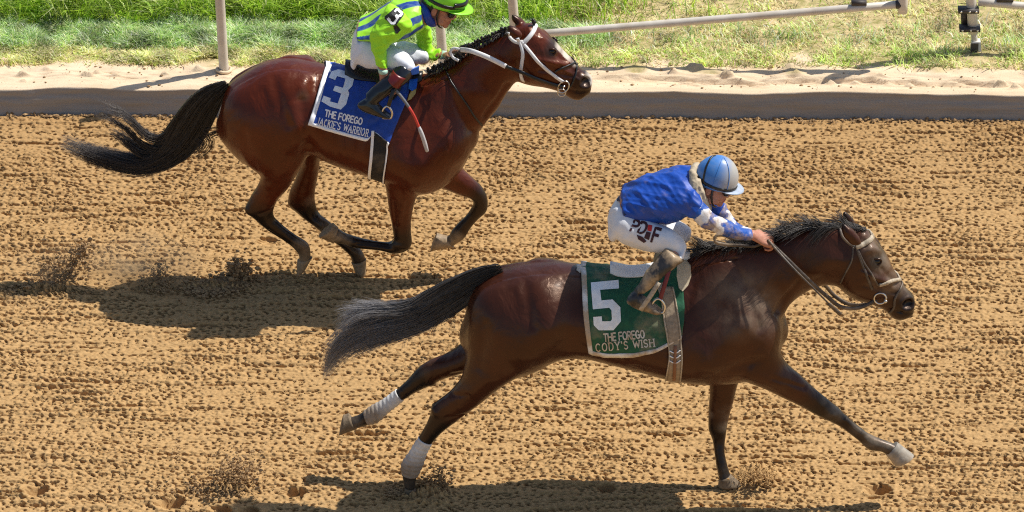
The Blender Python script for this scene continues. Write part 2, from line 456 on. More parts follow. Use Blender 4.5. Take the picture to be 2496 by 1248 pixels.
QB = np.stack([iB[:-1, :-1], iB[:-1, 1:], iB[1:, 1:], iB[1:, :-1]], -1).reshape(-1, 4)
t = NT('sand')
k = t.mix(t.ramp(t.noise(9, 6, .65, (.5, 1, 1)), .3, .7), (.62, .47, .31, 1), (.76, .60, .42, 1))
k = t.mix(t.math('MULTIPLY', t.ramp(t.noise(120, 3, .6), .55, .8), .6), k, (.36, .25, .14, 1))
face_col = t.mix(t.ramp(t.noise(16, 7, .7, (.10, 1, 2.5)), .3, .7), (.275, .252, .225, 1), (.35, .325, .295, 1))
k = t.mix(t.attr('face'), k, face_col)  # darker, greyer colour on the steep face
soil = t.mix(t.ramp(t.noise(16, 6, .65), .35, .65), (.26, .24, .08, 1), (.60, .46, .26, 1))
k = t.mix(t.attr('soil'), k, soil)
t.col(k).rough(.95); t.b.inputs['Specular IOR Level'].default_value = .1
t.bump(t.noise(150, 5, .65, (.6, 1, 1)), .5, .006)
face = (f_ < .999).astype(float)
soilm = np.clip((PX + .08*n1 - GR0)/.12, 0, 1)
bank = mesh_obj('sandy_bank', np.stack([XB, yb, zb], -1).reshape(-1, 3), QB, t.m, attrs={'face': face.ravel(), 'soil': soilm.ravel()})
tag(bank, kind='structure')
BANK_BVH = None

# grass: every blade is real, in four kinds of growth
def grass_blades(name, count, ysel, hsel, cols, seed, xr=(-4.5, 4.5), width=.0045, lean=.5, kind_label=None, denspow=None, clump=None):
    g = np.random.default_rng(seed)
    x = g.uniform(*xr, count*3); y = ysel(g, x)
    if clump is not None:
        keep = clump(g, x, y); x, y = x[keep], y[keep]
    x, y = x[:count], y[:count]; n = len(x)
    h = hsel(g, n, x, y)*(1 + .25*patch(x*1.3 + .9, y*1.2 - .8)).clip(.5, 1.5); az = g.uniform(0, 2*np.pi, n); ln = np.abs(g.normal(lean, .25, n))*h
    d = np.stack([np.cos(az), np.sin(az)], 1); s = np.stack([-d[:, 1], d[:, 0]], 1)
    z0 = BANK + np.clip(y - TRK(x) - 1.0, 0, 9)*.02 - .015
    w = width*g.uniform(.6, 1.3, n)
    base = np.stack([x, y, z0], 1)
    V = np.zeros((n, 5, 3))
    for i, (f, wf) in enumerate(((0, 1), (.55, .8))):
        c = base.copy(); c[:, :2] += d*(ln*f**2)[:, None]; c[:, 2] += h*f
        V[:, 2*i, :] = c; V[:, 2*i+1, :] = c
        V[:, 2*i, :2] -= s*(w*wf/2)[:, None]; V[:, 2*i+1, :2] += s*(w*wf/2)[:, None]
    c = base.copy(); c[:, :2] += d*ln[:, None]; c[:, 2] += h*(1 - .25*np.clip(ln/h, 0, 1.5)); V[:, 4] = c
    o = (np.arange(n)*5)[:, None]
    T = np.concatenate([o + np.array([[0, 1, 3]]), o + np.array([[0, 3, 2]]), o + np.array([[2, 3, 4]])]).reshape(-1, 3)
    C = cols(g, n, x, y)*g.uniform(.7, 1.3, (n, 1))*(1 + .22*patch(x*1.7 + .3, y*1.5 - 2))[:, None].clip(.5, 1.4); C = np.repeat(C, 5, 0)
    ob = mesh_obj(name, V.reshape(-1, 3), T, M_GRASS, attrs={'tint': np.clip(C, 0, 1)})
    return tag(ob, kind_label, 'grass', kind='stuff')
t = NT('grass_blade'); t.col(t.attr('tint', 'Color')).rough(.5)
t.b.inputs['Subsurface Weight'].default_value = 0.0
tr = t.n.new('ShaderNodeBsdfTranslucent'); mx = t.n.new('ShaderNodeMixShader'); mx.inputs[0].default_value = .35
t.lk(t.attr('tint', 'Color'), tr.inputs[0]); t.lk(t.b.outputs[0], mx.inputs[1]); t.lk(tr.outputs[0], mx.inputs[2])
t.lk(mx.outputs[0], t.n['Material Output'].inputs[0])
M_GRASS = t.m
def dryer(g, x, c):
    m = (g.uniform(0, 1, len(x)) < .65) & (x > .25); c = c.copy(); c[m] = np.array([.86, .70, .42]); return c
def pick(g, n, table, p):
    return np.array(table)[g.choice(len(table), n, p=p)]
wob = lambda x, a, b: .5 + .5*np.sin(x*a + b) * np.sin(x*a*.37 + 2*b)
PN = fft_field(512, 256, .02, .02, band(1.6, .8), 21)
def patch(x, y): return PN[((y - 4)/.02).astype(int) % 256, ((x + 5.1)/.02).astype(int) % 512]
# tall lush growth at the back left, thinning out to the right
tallx = lambda x: 1/(1 + np.exp((x - .1)*4))
grass_blades('tall_grass', 56000, lambda g, x: TRK(x) + g.uniform(.86, 2.0, len(x)), lambda g, n, x, y: g.uniform(.06, .22, n),
    lambda g, n, x, y: pick(g, n, [(.30, .50, .03), (.42, .60, .05), (.52, .66, .09), (.16, .30, .02), (.70, .72, .35)], [.3, .28, .22, .12, .08]), 31, width=.0070, lean=.85,
    kind_label='tall bright green grass along the back left of the rail', clump=lambda g, x, y: (g.uniform(0, 1, len(x)) < tallx(x)) & (y > TRK(x) + .90 + .03*np.sin(x*3)))
# blue green band in front of it
grass_blades('short_grass', 60000, lambda g, x: TRK(x) + g.triangular(.50, .74, .98, len(x)), lambda g, n, x, y: g.uniform(.03, .09, n),
    lambda g, n, x, y: pick(g, n, [(.42, .62, .22), (.60, .74, .42), (.38, .60, .12), (.72, .76, .34), (.88, .92, .74)], [.24, .20, .26, .18, .12]), 32, width=.006, lean=.8,
    kind_label='short pale green grass in a band beside the sand', clump=lambda g, x, y: g.uniform(0, 1, len(x)) < np.where(x < .25, 1, np.where(x < .6, .35, .05)))
# dry mixed verge
grass_blades('dry_grass', 78000, lambda g, x: TRK(x) + GR0 + .02 + np.where(x < .3, g.triangular(-.05, .08, .26, len(x)), g.uniform(-.02, 1.7, len(x))), lambda g, n, x, y: g.uniform(.015, .06, n),
    lambda g, n, x, y: dryer(g, x, pick(g, n, [(.78, .72, .30), (.62, .70, .20), (.88, .80, .50), (.50, .64, .14), (.78, .64, .36)], [.25, .22, .22, .16, .15])), 33, width=.006, lean=.9,
    kind_label='dry yellow green grass thinning out towards the sand', clump=lambda g, x, y: (patch(x, y) > -.9) & (g.uniform(0, 1, len(x)) < .8))
grass_blades('green_grass', 8000, lambda g, x: TRK(x) + GR0 + np.where(g.uniform(0, 1, len(x)) < .5, g.uniform(.0, .22, len(x)), g.uniform(.2, 1.8, len(x))), lambda g, n, x, y: g.uniform(.02, .075, n),
    lambda g, n, x, y: pick(g, n, [(.50, .68, .12), (.58, .72, .18), (.44, .62, .14), (.76, .78, .40)], [.3, .3, .2, .2]), 34, width=.0075, lean=.9, xr=(.2, 4.5),
    kind_label='patches of fresh green grass under the low rail', clump=lambda g, x, y: g.uniform(0, 1, len(x)) < (.42 + .22*patch(x*.8, y)))
# ------------------------------------------------------------------ horses
F1 = Frame((0.0, 0.0, 0.0), R(0.8))
F2 = Frame((*ground(850, 682)[:2], 0.0), R(3.0))

def chain_sub(st, i0, i1):
    return st[i0:i1]

HORSE1 = dict(
 torso=[(1131,775,1131,850,0,.09),(1150,702,1150,900,0,.17),(1190,664,1190,922,0,.225),(1250,643,1250,925,0,.265),(1310,634,1310,905,0,.28),
        (1360,632,1360,880,0,.275),(1420,638,1420,873,0,.265,.08),(1480,645,1490,887,0,.27,.12),(1550,648,1560,904,0,.28,.15),(1610,636,1625,919,0,.28,.25),
        (1670,612,1690,927,0,.265,.42),(1730,597,1750,930,0,.245,.5),(1790,602,1810,926,0,.235,.35),(1850,650,1860,910,0,.22,.1),(1888,705,1890,885,0,.17),(1908,760,1906,840,0,.10)],
 neck=[(1730,600,1830,850,0,.16,.25),(1800,590,1893,780,0,.14,.2),(1870,583,1925,744,0,.115,.12),(1920,567,1962,715,0,.10,.08),(1975,551,2005,697,0,.09,.05),
       (2035,546,2045,699,0,.088,.05),(2080,553,2078,712,0,.085)],
 head=[(2060,562,2035,690,0,.08),(2110,557,2060,715,0,.102),(2137,586,2085,730,0,.108),(2161,616,2115,738,0,.10),(2180,655,2135,746,0,.08),(2197,685,2153,754,0,.066),
       (2212,704,2166,766,0,.060),(2226,722,2178,776,0,.058),(2231,740,2200,777,0,.05),(2229,754,2213,771,0,.036)],
 legs=dict(
  near_hind=[(1150,830,1330,800,-.11,.14),(1130,895,1300,880,-.125,.125),(1121,925,1225,938,-.13,.095),(1086,962,1158,994,-.13,.066),(1053,987,1118,1024,-.125,.052),
             (1043,1022,1086,1047,-.12,.043),(1022,1062,1056,1077,-.11,.036),(1000,1100,1040,1104,-.10,.035),(978,1137,1027,1140,-.09,.038),(981,1163,1015,1166,-.085,.031),(986,1188,1012,1190,-.08,.034)],
  far_hind=[(1180,770,1290,890,.10,.13),(1123,834,1155,905,.12,.095),(1085,860,1105,918,.12,.07),(1045,876,1062,934,.12,.05),(1019,893,1040,946,.12,.045),(990,925,1010,961,.12,.037),
            (962,951,984,975,.12,.033),(930,976,950,1003,.12,.034),(896,994,915,1031,.12,.038),(871,1012,888,1039,.12,.030),(852,1017,866,1046,.12,.036)],
  near_fore=[(1880,770,1760,890,-.12,.10),(1902,850,1800,920,-.13,.10),(1925,890,1860,946,-.13,.085),(1958,917,1905,969,-.13,.068),(1990,948,1945,988,-.13,.054),(2018,970,1985,1011,-.13,.046),
             (2046,995,2013,1024,-.13,.044),(2063,1012,2041,1036,-.13,.035),(2086,1034,2065,1053,-.13,.029),(2112,1053,2092,1074,-.13,.030),(2141,1067,2117,1096,-.13,.037),(2166,1076,2148,1101,-.13,.031),(2190,1085,2164,1111,-.13,.037)],
  far_fore=[(1720,820,1840,830,.12,.11),(1728,920,1804,920,.11,.078),(1728,975,1790,972,.09,.056),(1726,1022,1777,1018,.08,.046),(1727,1048,1772,1045,.075,.044),(1735,1068,1769,1066,.07,.034),
            (1741,1105,1767,1103,.04,.028),(1746,1138,1774,1136,.02,.034),(1750,1157,1779,1153,.01,.034),(1752,1170,1784,1164,.0,.042)]),
 darkfrom=dict(near_hind=3.2, far_hind=2.6, near_fore=3.2, far_fore=2.2),
 hoofs=dict(near_hind=((986,1190),(1012,1192),(984,1215),(1030,1218)), far_hind=((847,1008),(865,1048),(838,1010),(826,1062)),
            near_fore=((2193,1082),(2160,1110),(2228,1110),(2180,1133)), far_fore=((1752,1168),(1784,1160),(1750,1184),(1806,1180))),
 ears=[((2066,590),(2101,586),(2050,542),-.098),((2062,552),(2092,556),(2058,514),.055)],
 eye=(2138,638), nostril=(2213,742), mouth=[(2222,765),(2195,760),(2168,752)],
)
HORSE2 = dict(
 torso=[(536,265,536,335,0,.09),(550,212,557,360,0,.16),(585,179,600,400,0,.22),(640,150,650,410,0,.26),(700,138,710,400,0,.275),(750,144,755,376,0,.275),
        (800,154,810,398,0,.27,.1),(860,162,870,418,0,.275,.15),(920,168,927,434,0,.28,.2),(980,174,987,453,0,.285,.3),(1040,180,1035,467,0,.265,.42),(1088,195,1082,452,0,.24,.35),(1128,238,1126,415,0,.19,.1),(1154,290,1153,365,0,.11)],
 neck=[(1000,188,1100,410,0,.17,.2),(1060,171,1152,335,0,.145,.10),(1108,150,1188,297,0,.122,.04),(1150,120,1215,266,0,.105,.0),(1190,98,1241,222,0,.093,.0),(1226,77,1263,198,0,.088,.05),(1262,62,1287,206,0,.085)],
 head=[(1250,66,1258,196,0,.082),(1295,57,1280,204,0,.102),(1326,76,1300,208,0,.108),(1351,98,1325,212,0,.10),(1376,124,1348,218,0,.084),(1398,147,1370,226,0,.068),
       (1416,166,1385,236,0,.061),(1435,181,1398,242,0,.058),(1444,198,1415,241,0,.05),(1442,214,1426,231,0,.036)],
 legs=dict(
  near_hind=[(540,300,765,320,-.11,.15),(597,391,748,385,-.125,.125),(634,425,724,425,-.13,.092),(628,450,702,460,-.13,.075),(611,476,679,486,-.13,.06),(597,512,668,514,-.13,.05),
             (621,535,669,527,-.125,.043),(650,559,690,550,-.12,.036),(690,585,722,574,-.115,.031),(715,604,753,596,-.11,.037),(729,625,758,620,-.11,.032),(726,637,758,633,-.11,.037)],
  far_hind=[(700,320,800,320,.10,.12),(735,385,781,388,.12,.09),(718,437,776,432,.12,.068),(704,468,769,468,.12,.058),(701,496,770,500,.12,.05),(723,517,781,524,.12,.042),
            (760,547,800,538,.10,.034),(800,580,828,562,.08,.031),(838,609,868,596,.065,.037),(854,626,886,616,.06,.033),(857,640,892,633,.06,.037)],
  near_fore=[(940,320,1085,320,-.12,.12),(935,430,1042,415,-.13,.10),(942,475,1018,474,-.13,.075),(948,520,1006,522,-.13,.056),(957,560,1002,562,-.13,.046),(959,585,1000,604,-.13,.043),
             (955,588,966,619,-.13,.040),(930,588,930,612,-.13,.032),(897,583,894,608,-.13,.031),(862,574,862,604,-.13,.037),(840,566,836,595,-.13,.032),(826,556,812,592,-.13,.037)],
  far_fore=[(1110,370,1040,450,.11,.10),(1128,407,1084,462,.12,.078),(1155,433,1118,476,.12,.06),(1180,458,1150,487,.12,.048),(1191,490,1153,494,.12,.043),(1186,515,1146,510,.12,.036),
            (1165,535,1134,527,.12,.031),(1147,557,1117,543,.12,.030),(1132,581,1100,562,.12,.036),(1112,595,1090,577,.12,.031),(1101,603,1084,575,.12,.036)]),
 darkfrom=dict(near_hind=3.6, far_hind=3.0, near_fore=2.9, far_fore=1.6),
 hoofs=dict(near_hind=((724,637),(758,634),(722,660),(729,681)), far_hind=((857,642),(893,636),(866,660),(892,669)),
            near_fore=((824,553),(808,592),(815,545),(775,577)), far_fore=((1100,604),(1085,574),(1048,613),(1066,567))),
 ears=[((1249,92),(1274,79),(1232,61),-.095),((1257,60),(1284,58),(1249,35),.055)],
 eye=(1345,126), nostril=(1428,200), mouth=[(1437,222),(1405,222),(1383,214)],
)

def build_horse(fr, D, coatmat, hoofmat, eyemat, label, tone, dust_sheen_spots, sculpt, grooves, bandage=None):
    parts = [loft(fr, D['torso'], n=36, sub=4), loft(fr, D['neck'], n=28, sub=4), loft(fr, D['head'], n=28, sub=4, sq=2.3)]
    for k, st in D['legs'].items(): parts.append(loft(fr, st, n=20, sub=5))
    for b0, b1, tip, L in D['ears']:                                # ears: cupped cones
        st = []
        for f, w in ((-.12, .8), (.2, 1.), (.5, .95), (.78, .6), (.97, .2)):
            c = np.array([(b0[0] + b1[0])/2, (b0[1] + b1[1])/2])*(1 - f) + np.array(tip)*f; hv = (np.array(b1) - np.array(b0))/2*w
            st.append((c[0] - hv[0], c[1] - hv[1], c[0] + hv[0], c[1] + hv[1], L*(1 - .1*f), .024*w + .004))
        parts.append(loft(fr, st, n=12, sub=3))
    V, Q = remesh(join(*parts), .0078)
    # blending of the joints: strong on the trunk, light on the head
    q = fr.loc(V); hx0 = fr.loc(fr.pt(D['head'][1][0], D['head'][1][1], 0))[0]
    sh = fr.loc(fr.pt(D['torso'][-3][0], D['torso'][-3][1], 0))[0]
    cz = fr.loc(fr.pt(*D['torso'][8][2:4], 0))[2]
    w = np.where((q[:, 2] > cz - .22) & (q[:, 0] < hx0 - .12), 1.0, .14)
    V = smooth(V, Q, 26, w); V = smooth(V, Q, 8, .5, True)
    q = fr.loc(V); N = vnormals(V, Q); nl = np.stack([N @ fr.fwd, N @ fr.lat, N[:, 2]], 1)
    disp = np.zeros(len(V)); dark = np.zeros(len(V))
    # relief of muscle and bone, the same on both sides
    for a, b, r, amp, L in sculpt:
        A_, B_ = fr.loc(fr.pt(*a, L)), fr.loc(fr.pt(*b, L)); A2, B2 = A_[[0, 2]], B_[[0, 2]]; P2 = q[:, [0, 2]]
        ab = B2 - A2; tt = np.clip(((P2 - A2) @ ab)/(ab @ ab + 1e-9), 0, 1); d = np.linalg.norm(P2 - A2 - tt[:, None]*ab, axis=1)
        side = np.clip((np.abs(nl[:, 1]) - .15)/.35, 0, 1)
        zone = 1.0 if L == 0 else (np.abs(q[:, 1]) > abs(L)*.3)
        near = 1.0
        if amp > 0 and L > 0: near = q[:, 1] > 0
        disp += 1.5*amp*np.exp(-(d/r)**2)*side*zone*near
    V = V + N*disp[:, None]
    V = smooth(V, Q, 2, .5, True)
    # colour zones of the coat: black points on the legs, dark muzzle and ears
    for k, st in D['legs'].items():
        S = stations3d(fr, st); t = np.arange(len(S)); X = hermite(np.concatenate([S[:, :3], t[:, None], np.maximum(S[:, 6:7], S[:, 7:8])], 1), t.astype(float), len(S)*6)
        near = np.where(np.abs(fr.loc(V)[:, 1] - S[-1] [:3] @ fr.lat + fr.O @ fr.lat) < .16)[0]
        dmin = np.full(len(near), 9.); par = np.zeros(len(near)); rad = np.zeros(len(near))
        for row in X:
            d = np.linalg.norm(V[near] - row[:3], axis=1); m = d < dmin; dmin[m] = d[m]; par[m] = row[3]; rad[m] = row[4]
        f0 = D['darkfrom'][k]; val = np.clip((par - f0)/1.6, 0, 1); val = val*val*(3 - 2*val)
        val *= dmin < rad*1.5 + .02
        dark[near] = np.maximum(dark[near], val)
    mz = fr.loc(fr.pt(*D['nostril'], 0)); d = np.linalg.norm(q[:, [0, 2]] - mz[[0, 2]], axis=1); dark = np.maximum(dark, np.clip(1.25 - d/.13, 0, .9))
    for b0, b1, tip, L in D['ears']:
        tp = fr.pt(*tip, L); dark = np.maximum(dark, np.clip(1.2 - np.linalg.norm(V - tp, axis=1)/.06, 0, .9))
    cr = fr.loc(fr.pt(*D['eye'], -.09)); d = np.linalg.norm(q[:, [0, 2]] - cr[[0, 2]], axis=1); dark = np.maximum(dark, np.clip(1.4 - d/.045, 0, .8)*(q[:, 2] > cz))
    dust = np.zeros(len(V)); pale = np.zeros(len(V))
    for px, py, r, s, L in dust_sheen_spots:
        c = fr.pt(px, py, L); d = np.linalg.norm(V - c, axis=1); dust = np.maximum(dust, s*np.clip(1.5 - d/r, 0, 1))
    for px, py, r, s in D.get('pale', []):
        c = fr.loc(fr.pt(px, py, 0)); d = np.linalg.norm(fr.loc(V)[:, [0, 2]] - c[[0, 2]], axis=1); pale = np.maximum(pale, s*np.clip(1.6 - d/r, 0, 1)*(np.abs(fr.loc(V)[:, 1]) < .035))
    # nostrils pushed in, the mouth line drawn in
    nb = bvh_of(V, Q)
    o = fr.pt(*D['nostril'], -.05); hit = nb.ray_cast(Vector(CAM), Vector(unit(ray(*D['nostril']))))
    for P in (np.array(hit[0]), fr.mirror(np.array(hit[0]))):
        dv = V - P; q_ = np.stack([dv @ fr.fwd, dv @ fr.lat, dv[:, 2]], 1)
        d = np.linalg.norm(q_/np.array([.026, .03, .022]), axis=1)
        V = V - np.sign((V - fr.O) @ fr.lat)[:, None]*fr.lat*(.024*np.exp(-d**4))[:, None]
        V = V + N*(.006*np.exp(-((d - 1.5)/.45)**2))[:, None]
        dark = np.maximum(dark, np.clip(1.7 - d, 0, 1))
    for a, b, r, amp in [(D['mouth'][i], D['mouth'][i+1], .007, -.008) for i in range(2)] + list(grooves):
        A2, B2 = fr.loc(fr.pt(*a, -.05))[[0, 2]], fr.loc(fr.pt(*b, -.05))[[0, 2]]; P2 = fr.loc(V)[:, [0, 2]]; ab = B2 - A2
        tt = np.clip(((P2 - A2) @ ab)/(ab @ ab), 0, 1); d = np.linalg.norm(P2 - A2 - tt[:, None]*ab, axis=1)
        V = V + N*(amp*np.exp(-(d/r)**2)*np.clip(np.abs(nl[:, 1]) - .2, 0, 1))[:, None]
    base = fr.glob(np.array([fr.loc(fr.pt(*D['torso'][7][:2], 0))[0], 0, 0]))
    body = mesh_obj('racehorse', V, Q, coatmat, base=base, attrs={'dark': dark, 'dust': dust, 'pale': pale})
    tag(body, label, 'horse', 'racehorses galloping on the dirt track')
    bvh = bvh_of(V, Q)
    # eyes
    hit = bvh.ray_cast(Vector(CAM), Vector(unit(ray(*D['eye']))))
    P = np.array(hit[0]) + fr.lat*.010
    for s, P_ in ((1, P), (-1, fr.mirror(P))):
        v, f = ellipsoid(P_, (.021, .017, .016), [fr.fwd, fr.lat, fr.up]); mesh_obj('eye', v, f, eyemat, body)
        rim = [P_ + fr.fwd*.022*math.cos(a) + fr.up*.017*math.sin(a) - fr.lat*.008*s + fr.lat*.004*math.cos(2*a)*s for a in np.linspace(0, 2*np.pi, 17)]
        v, f = tube(rim, .0055, 6, .1); mesh_obj('eyelid', v, f, coatmat, body, attrs={'dark': np.full(len(v), .75), 'dust': np.zeros(len(v)), 'pale': np.zeros(len(v))})
    # hooves
    for k, (c0, c1, s0, s1) in D['hoofs'].items():
        S = stations3d(fr, D['legs'][k]); L = D['legs'][k][-1][4]
        mid = lambda f: (c0[0]*(1-f) + s0[0]*f, c0[1]*(1-f) + s0[1]*f, c1[0]*(1-f) + s1[0]*f, c1[1]*(1-f) + s1[1]*f)
        st = [mid(f) + (L, aw) for f, aw in ((-.14, .034), (0., .040), (.12, .040), (.5, .045), (.93, .050), (1., .048))]
        v, f = loft(fr, st, n=20, sub=2, dome=.08)
        mesh_obj('hoof', v, f, hoofmat if not isinstance(hoofmat, dict) else hoofmat[k], body, autosmooth=R(55))
    return body, bvh

M_COAT1 = mat_coat('dark_bay_coat', (.046, .0130, .0062, 1), (.008, .0065, .006, 1), (.33, .265, .19, 1), .36)
M_COAT2 = mat_coat('red_bay_coat', (.082, .0140, .0042, 1), (.012, .008, .006, 1), (.45, .33, .20, 1), .34)
M_HOOF = mat_cloth('horn', (.24, .165, .09), .6, .25, 60, .3, .4)
M_HOOFW = mat_cloth('pale_horn', (.29, .26, .215), .55, .18, 40, .3, .5)
M_HOOFD = mat_cloth('dusty_horn', (.15, .108, .065), .75, .25, 60, .3, .35)
M_EYE = mat_plain('eye_gloss', (.008, .006, .005), .06)

sculpt1 = [((1180,760),(1230,850),.14,.014,-.25),((1300,700),(1345,790),.10,.010,-.25),((1268,670),(1300,790),.028,-.006,-.25),((1395,700),(1388,830),.07,-.016,-.25),
           ((1375,690),(1400,720),.05,.010,-.26),((1290,850),(1330,800),.09,.010,-.25),((1185,800),(1170,900),.03,-.006,-.24),
           ((1730,640),(1800,790),.085,.010,-.24),((1780,640),(1850,800),.022,-.007,-.22),((1810,810),(1730,860),.09,.014,-.24),((1690,720),(1640,860),.03,-.005,-.26),((1900,800),(1860,850),.07,.014,-.18),
           ((1720,880),(1820,905),.05,.008,-.22),((1830,905),(1900,925),.04,.007,-.17),((1880,910),(1960,945),.012,-.004,-.17),((1760,890),(1850,870),.03,-.007,-.2),
           ((2020,640),(1930,690),.05,.008,-.1),((1945,690),(1890,760),.016,-.008,-.12),((2080,700),(2060,640),.05,.010,-.09),((2105,690),(2185,720),.010,-.005,-.08),((2105,660),(2175,695),.012,.007,-.09),
           ((2118,612),(2145,622),.018,.009,-.10),((2108,598),(2112,606),.016,-.008,-.10),((2150,655),(2185,700),.012,-.005,-.08),
           ((1052,990),(1062,1000),.022,.007,-.13),((1090,1010),(1130,1005),.010,-.005,-.14),((1150,940),(1190,905),.03,.006,-.15),((1100,960),(1140,950),.012,-.004,-.15),
           ((2030,1005),(2034,1008),.022,.006,-.15),((2055,1028),(2112,1080),.006,-.004,-.15),((2062,1022),(2105,1058),.007,.003,-.15),((1030,1050),(1005,1098),.006,-.003,-.13),
           ((1500,840),(1640,880),.05,.006,-.26),((1420,850),(1520,875),.03,-.004,-.26)]
for i in range(6): sculpt1.append(((1470 + i*32, 720), (1452 + i*32, 850), .018, .0012, -.27))
sculpt2 = [((585,280),(640,360),.14,.014,-.25),((690,200),(740,300),.10,.010,-.25),((735,250),(752,350),.035,-.016,-.24),((665,215),(705,300),.03,-.006,-.25),((758,180),(740,225),.05,.011,-.24),((765,200),(755,270),.035,-.010,-.25),
           ((700,350),(735,320),.08,.010,-.24),((600,330),(625,400),.03,-.005,-.23),((1020,220),(1080,330),.085,.010,-.24),((1075,200),(1140,330),.022,-.007,-.2),((1080,360),(1010,400),.09,.014,-.22),((1150,320),(1120,370),.07,.012,-.17),
           ((960,330),(930,420),.03,-.005,-.24),((1040,400),(1000,450),.05,.006,-.2),((1120,220),(1200,240),.05,.006,-.12),((1180,290),(1235,215),.016,-.008,-.12),
           ((1300,185),(1280,130),.05,.010,-.09),((1315,165),(1395,190),.010,-.006,-.08),((1310,140),(1385,165),.012,.008,-.09),((1322,98),(1352,112),.018,.010,-.10),((1312,84),(1320,94),.018,-.010,-.10),((1360,140),(1400,180),.012,-.006,-.08),
           ((1350,155),(1410,200),.006,.004,-.08),((1330,150),(1380,200),.005,.003,-.08),
           ((598,505),(606,512),.022,.007,-.13),((635,515),(665,505),.010,-.004,-.14),((660,440),(690,400),.03,.006,-.15),((985,480),(975,540),.012,.005,-.16),((960,480),(965,550),.010,-.004,-.16),
           ((955,592),(990,600),.02,.005,-.15),((655,560),(720,600),.006,-.003,-.14),((950,600),(870,592),.006,-.003,-.15),((840,360),(930,400),.05,.005,-.26)]
for i in range(6): sculpt2.append(((800 + i*26, 240), (812 + i*26, 380), .018, .0010, -.27))
dust_sheen1 = [(1822,705,.11,0.63,-.22),(1800,740,.16,0.45,-.23),(1855,760,.11,0.59,-.2),(1880,790,.08,0.35,-.17),(1720,745,.05,0.49,-.25),(1740,690,.10,0.32,-.24),(2150,640,.06,0.63,-.06),(2128,600,.06,0.56,-.05),(2170,690,.06,0.56,-.06),(2140,680,.05,0.56,-.08),(2200,700,.05,0.49,-.03),
         (2040,1000,.05,0.63,-.15),(2015,975,.03,0.56,-.17),(2125,1070,.06,0.7,-.15),(2160,1080,.05,0.63,-.15),(2090,1045,.04,0.35,-.15),(1770,1005,.04,0.49,.05),(1765,1040,.03,0.49,.04),(1734,1010,.02,0.56,.06),(1380,660,.12,0.35,-.2),(1390,720,.07,0.35,-.27),(1040,870,.04,0.42,.1),(1030,905,.03,0.28,.08),  # the two rump spots paint the coat's sheen into the colour
         (1755,1150,.05,0.28,.03),(1000,1180,.05,0.35,-.1),(860,1035,.05,0.42,.1)]
dust2 = [(745,600,.06,.9,-.13),(740,625,.05,1.0,-.13),(875,610,.06,1.0,.1),(875,630,.05,1.0,.1),(840,585,.035,.9,-.15),(825,575,.05,1.0,-.15),(1098,590,.05,1.0,.1),(1115,575,.03,.8,.1),(790,555,.05,.6,.09),(758,490,.03,.5,.08),(745,235,.05,.4,-.26)]
HORSE2['pale'] = [(1385,128,.035,1.0),(1368,110,.025,.9),(1440,190,.03,.9),(1405,150,.018,.6)]
horse1, bvh1 = build_horse(F1, HORSE1, M_COAT1, dict(near_hind=M_HOOFD, far_hind=M_HOOFD, near_fore=M_HOOFW, far_fore=M_HOOFD), M_EYE,
    'dusty dark bay racehorse at full stretch nearest the camera, green number 5 cloth', 'dark', dust_sheen1, sculpt1, [])
horse2, bvh2 = build_horse(F2, HORSE2, M_COAT2, M_HOOF, M_EYE,
    'glossy red bay racehorse with braided mane and blue number 3 cloth', 'red', dust2, sculpt2, [])
# ------------------------------------------------------------------ things that lie on the horses
def cast(bvh, px, py, off=0.0, fr=None, L=0.0):
    d = unit(ray(px, py)); h = bvh.ray_cast(Vector(CAM), Vector(d))
    if h[0] is None:
        P = fr.pt(px, py, L); h = bvh.find_nearest(Vector(P))
        if h[0] is None: return np.array(P), -fr.lat
    n = np.array(h[1]); n = -n if n @ d > 0 else n
    return np.array(h[0]) + n*off, n

def nearest_hit(bvhs, px, py, off, fr, L=-.2):
    d = unit(ray(px, py)); best = None
    for b in bvhs:
        h = b.ray_cast(Vector(CAM), Vector(d))
        if h[0] is not None and (best is None or h[3] < best[3]): best = h
    if best is None: return np.array(fr.pt(px, py, L))
    n = np.array(best[1]); n = -n if n @ d > 0 else n; return np.array(best[0]) + n*off

def snap(bvh, P, off=0.0):
    h = bvh.find_nearest(Vector(P)); n = np.array(h[1]); return np.array(h[0]) + n*off, n

def smooth_rows(X, it=2):
    X = np.array(X, float)
    for _ in range(it): X[1:-1] = .5*X[1:-1] + .25*(X[:-2] + X[2:])
    return X

def band_mesh(P, N, w, th=.004, closed=False):
    """flat strap along points P with surface normals N"""
    P = np.asarray(P); N = unit(N); T = unit(np.gradient(P, axis=0)); B = unit(np.cross(N, T))
    w = np.broadcast_to(np.asarray(w, float), (len(P),))[:, None]
    c = [P + B*w/2 + N*th*.15, P + B*w*.42 + N*th, P - B*w*.42 + N*th, P - B*w/2 + N*th*.15, P - B*w/2 - N*th*.5, P + B*w/2 - N*th*.5]
    V = np.stack(c, 1); m, k, _ = V.shape; F = []
    for i in range(m - 1):
        for j in range(k):
            F.append((i*k + j, i*k + (j+1) % k, (i+1)*k + (j+1) % k, (i+1)*k + j))
    F.append(tuple(range(k))[::-1]); F.append(tuple((m-1)*k + j for j in range(k)))
    return V.reshape(-1, 3), F

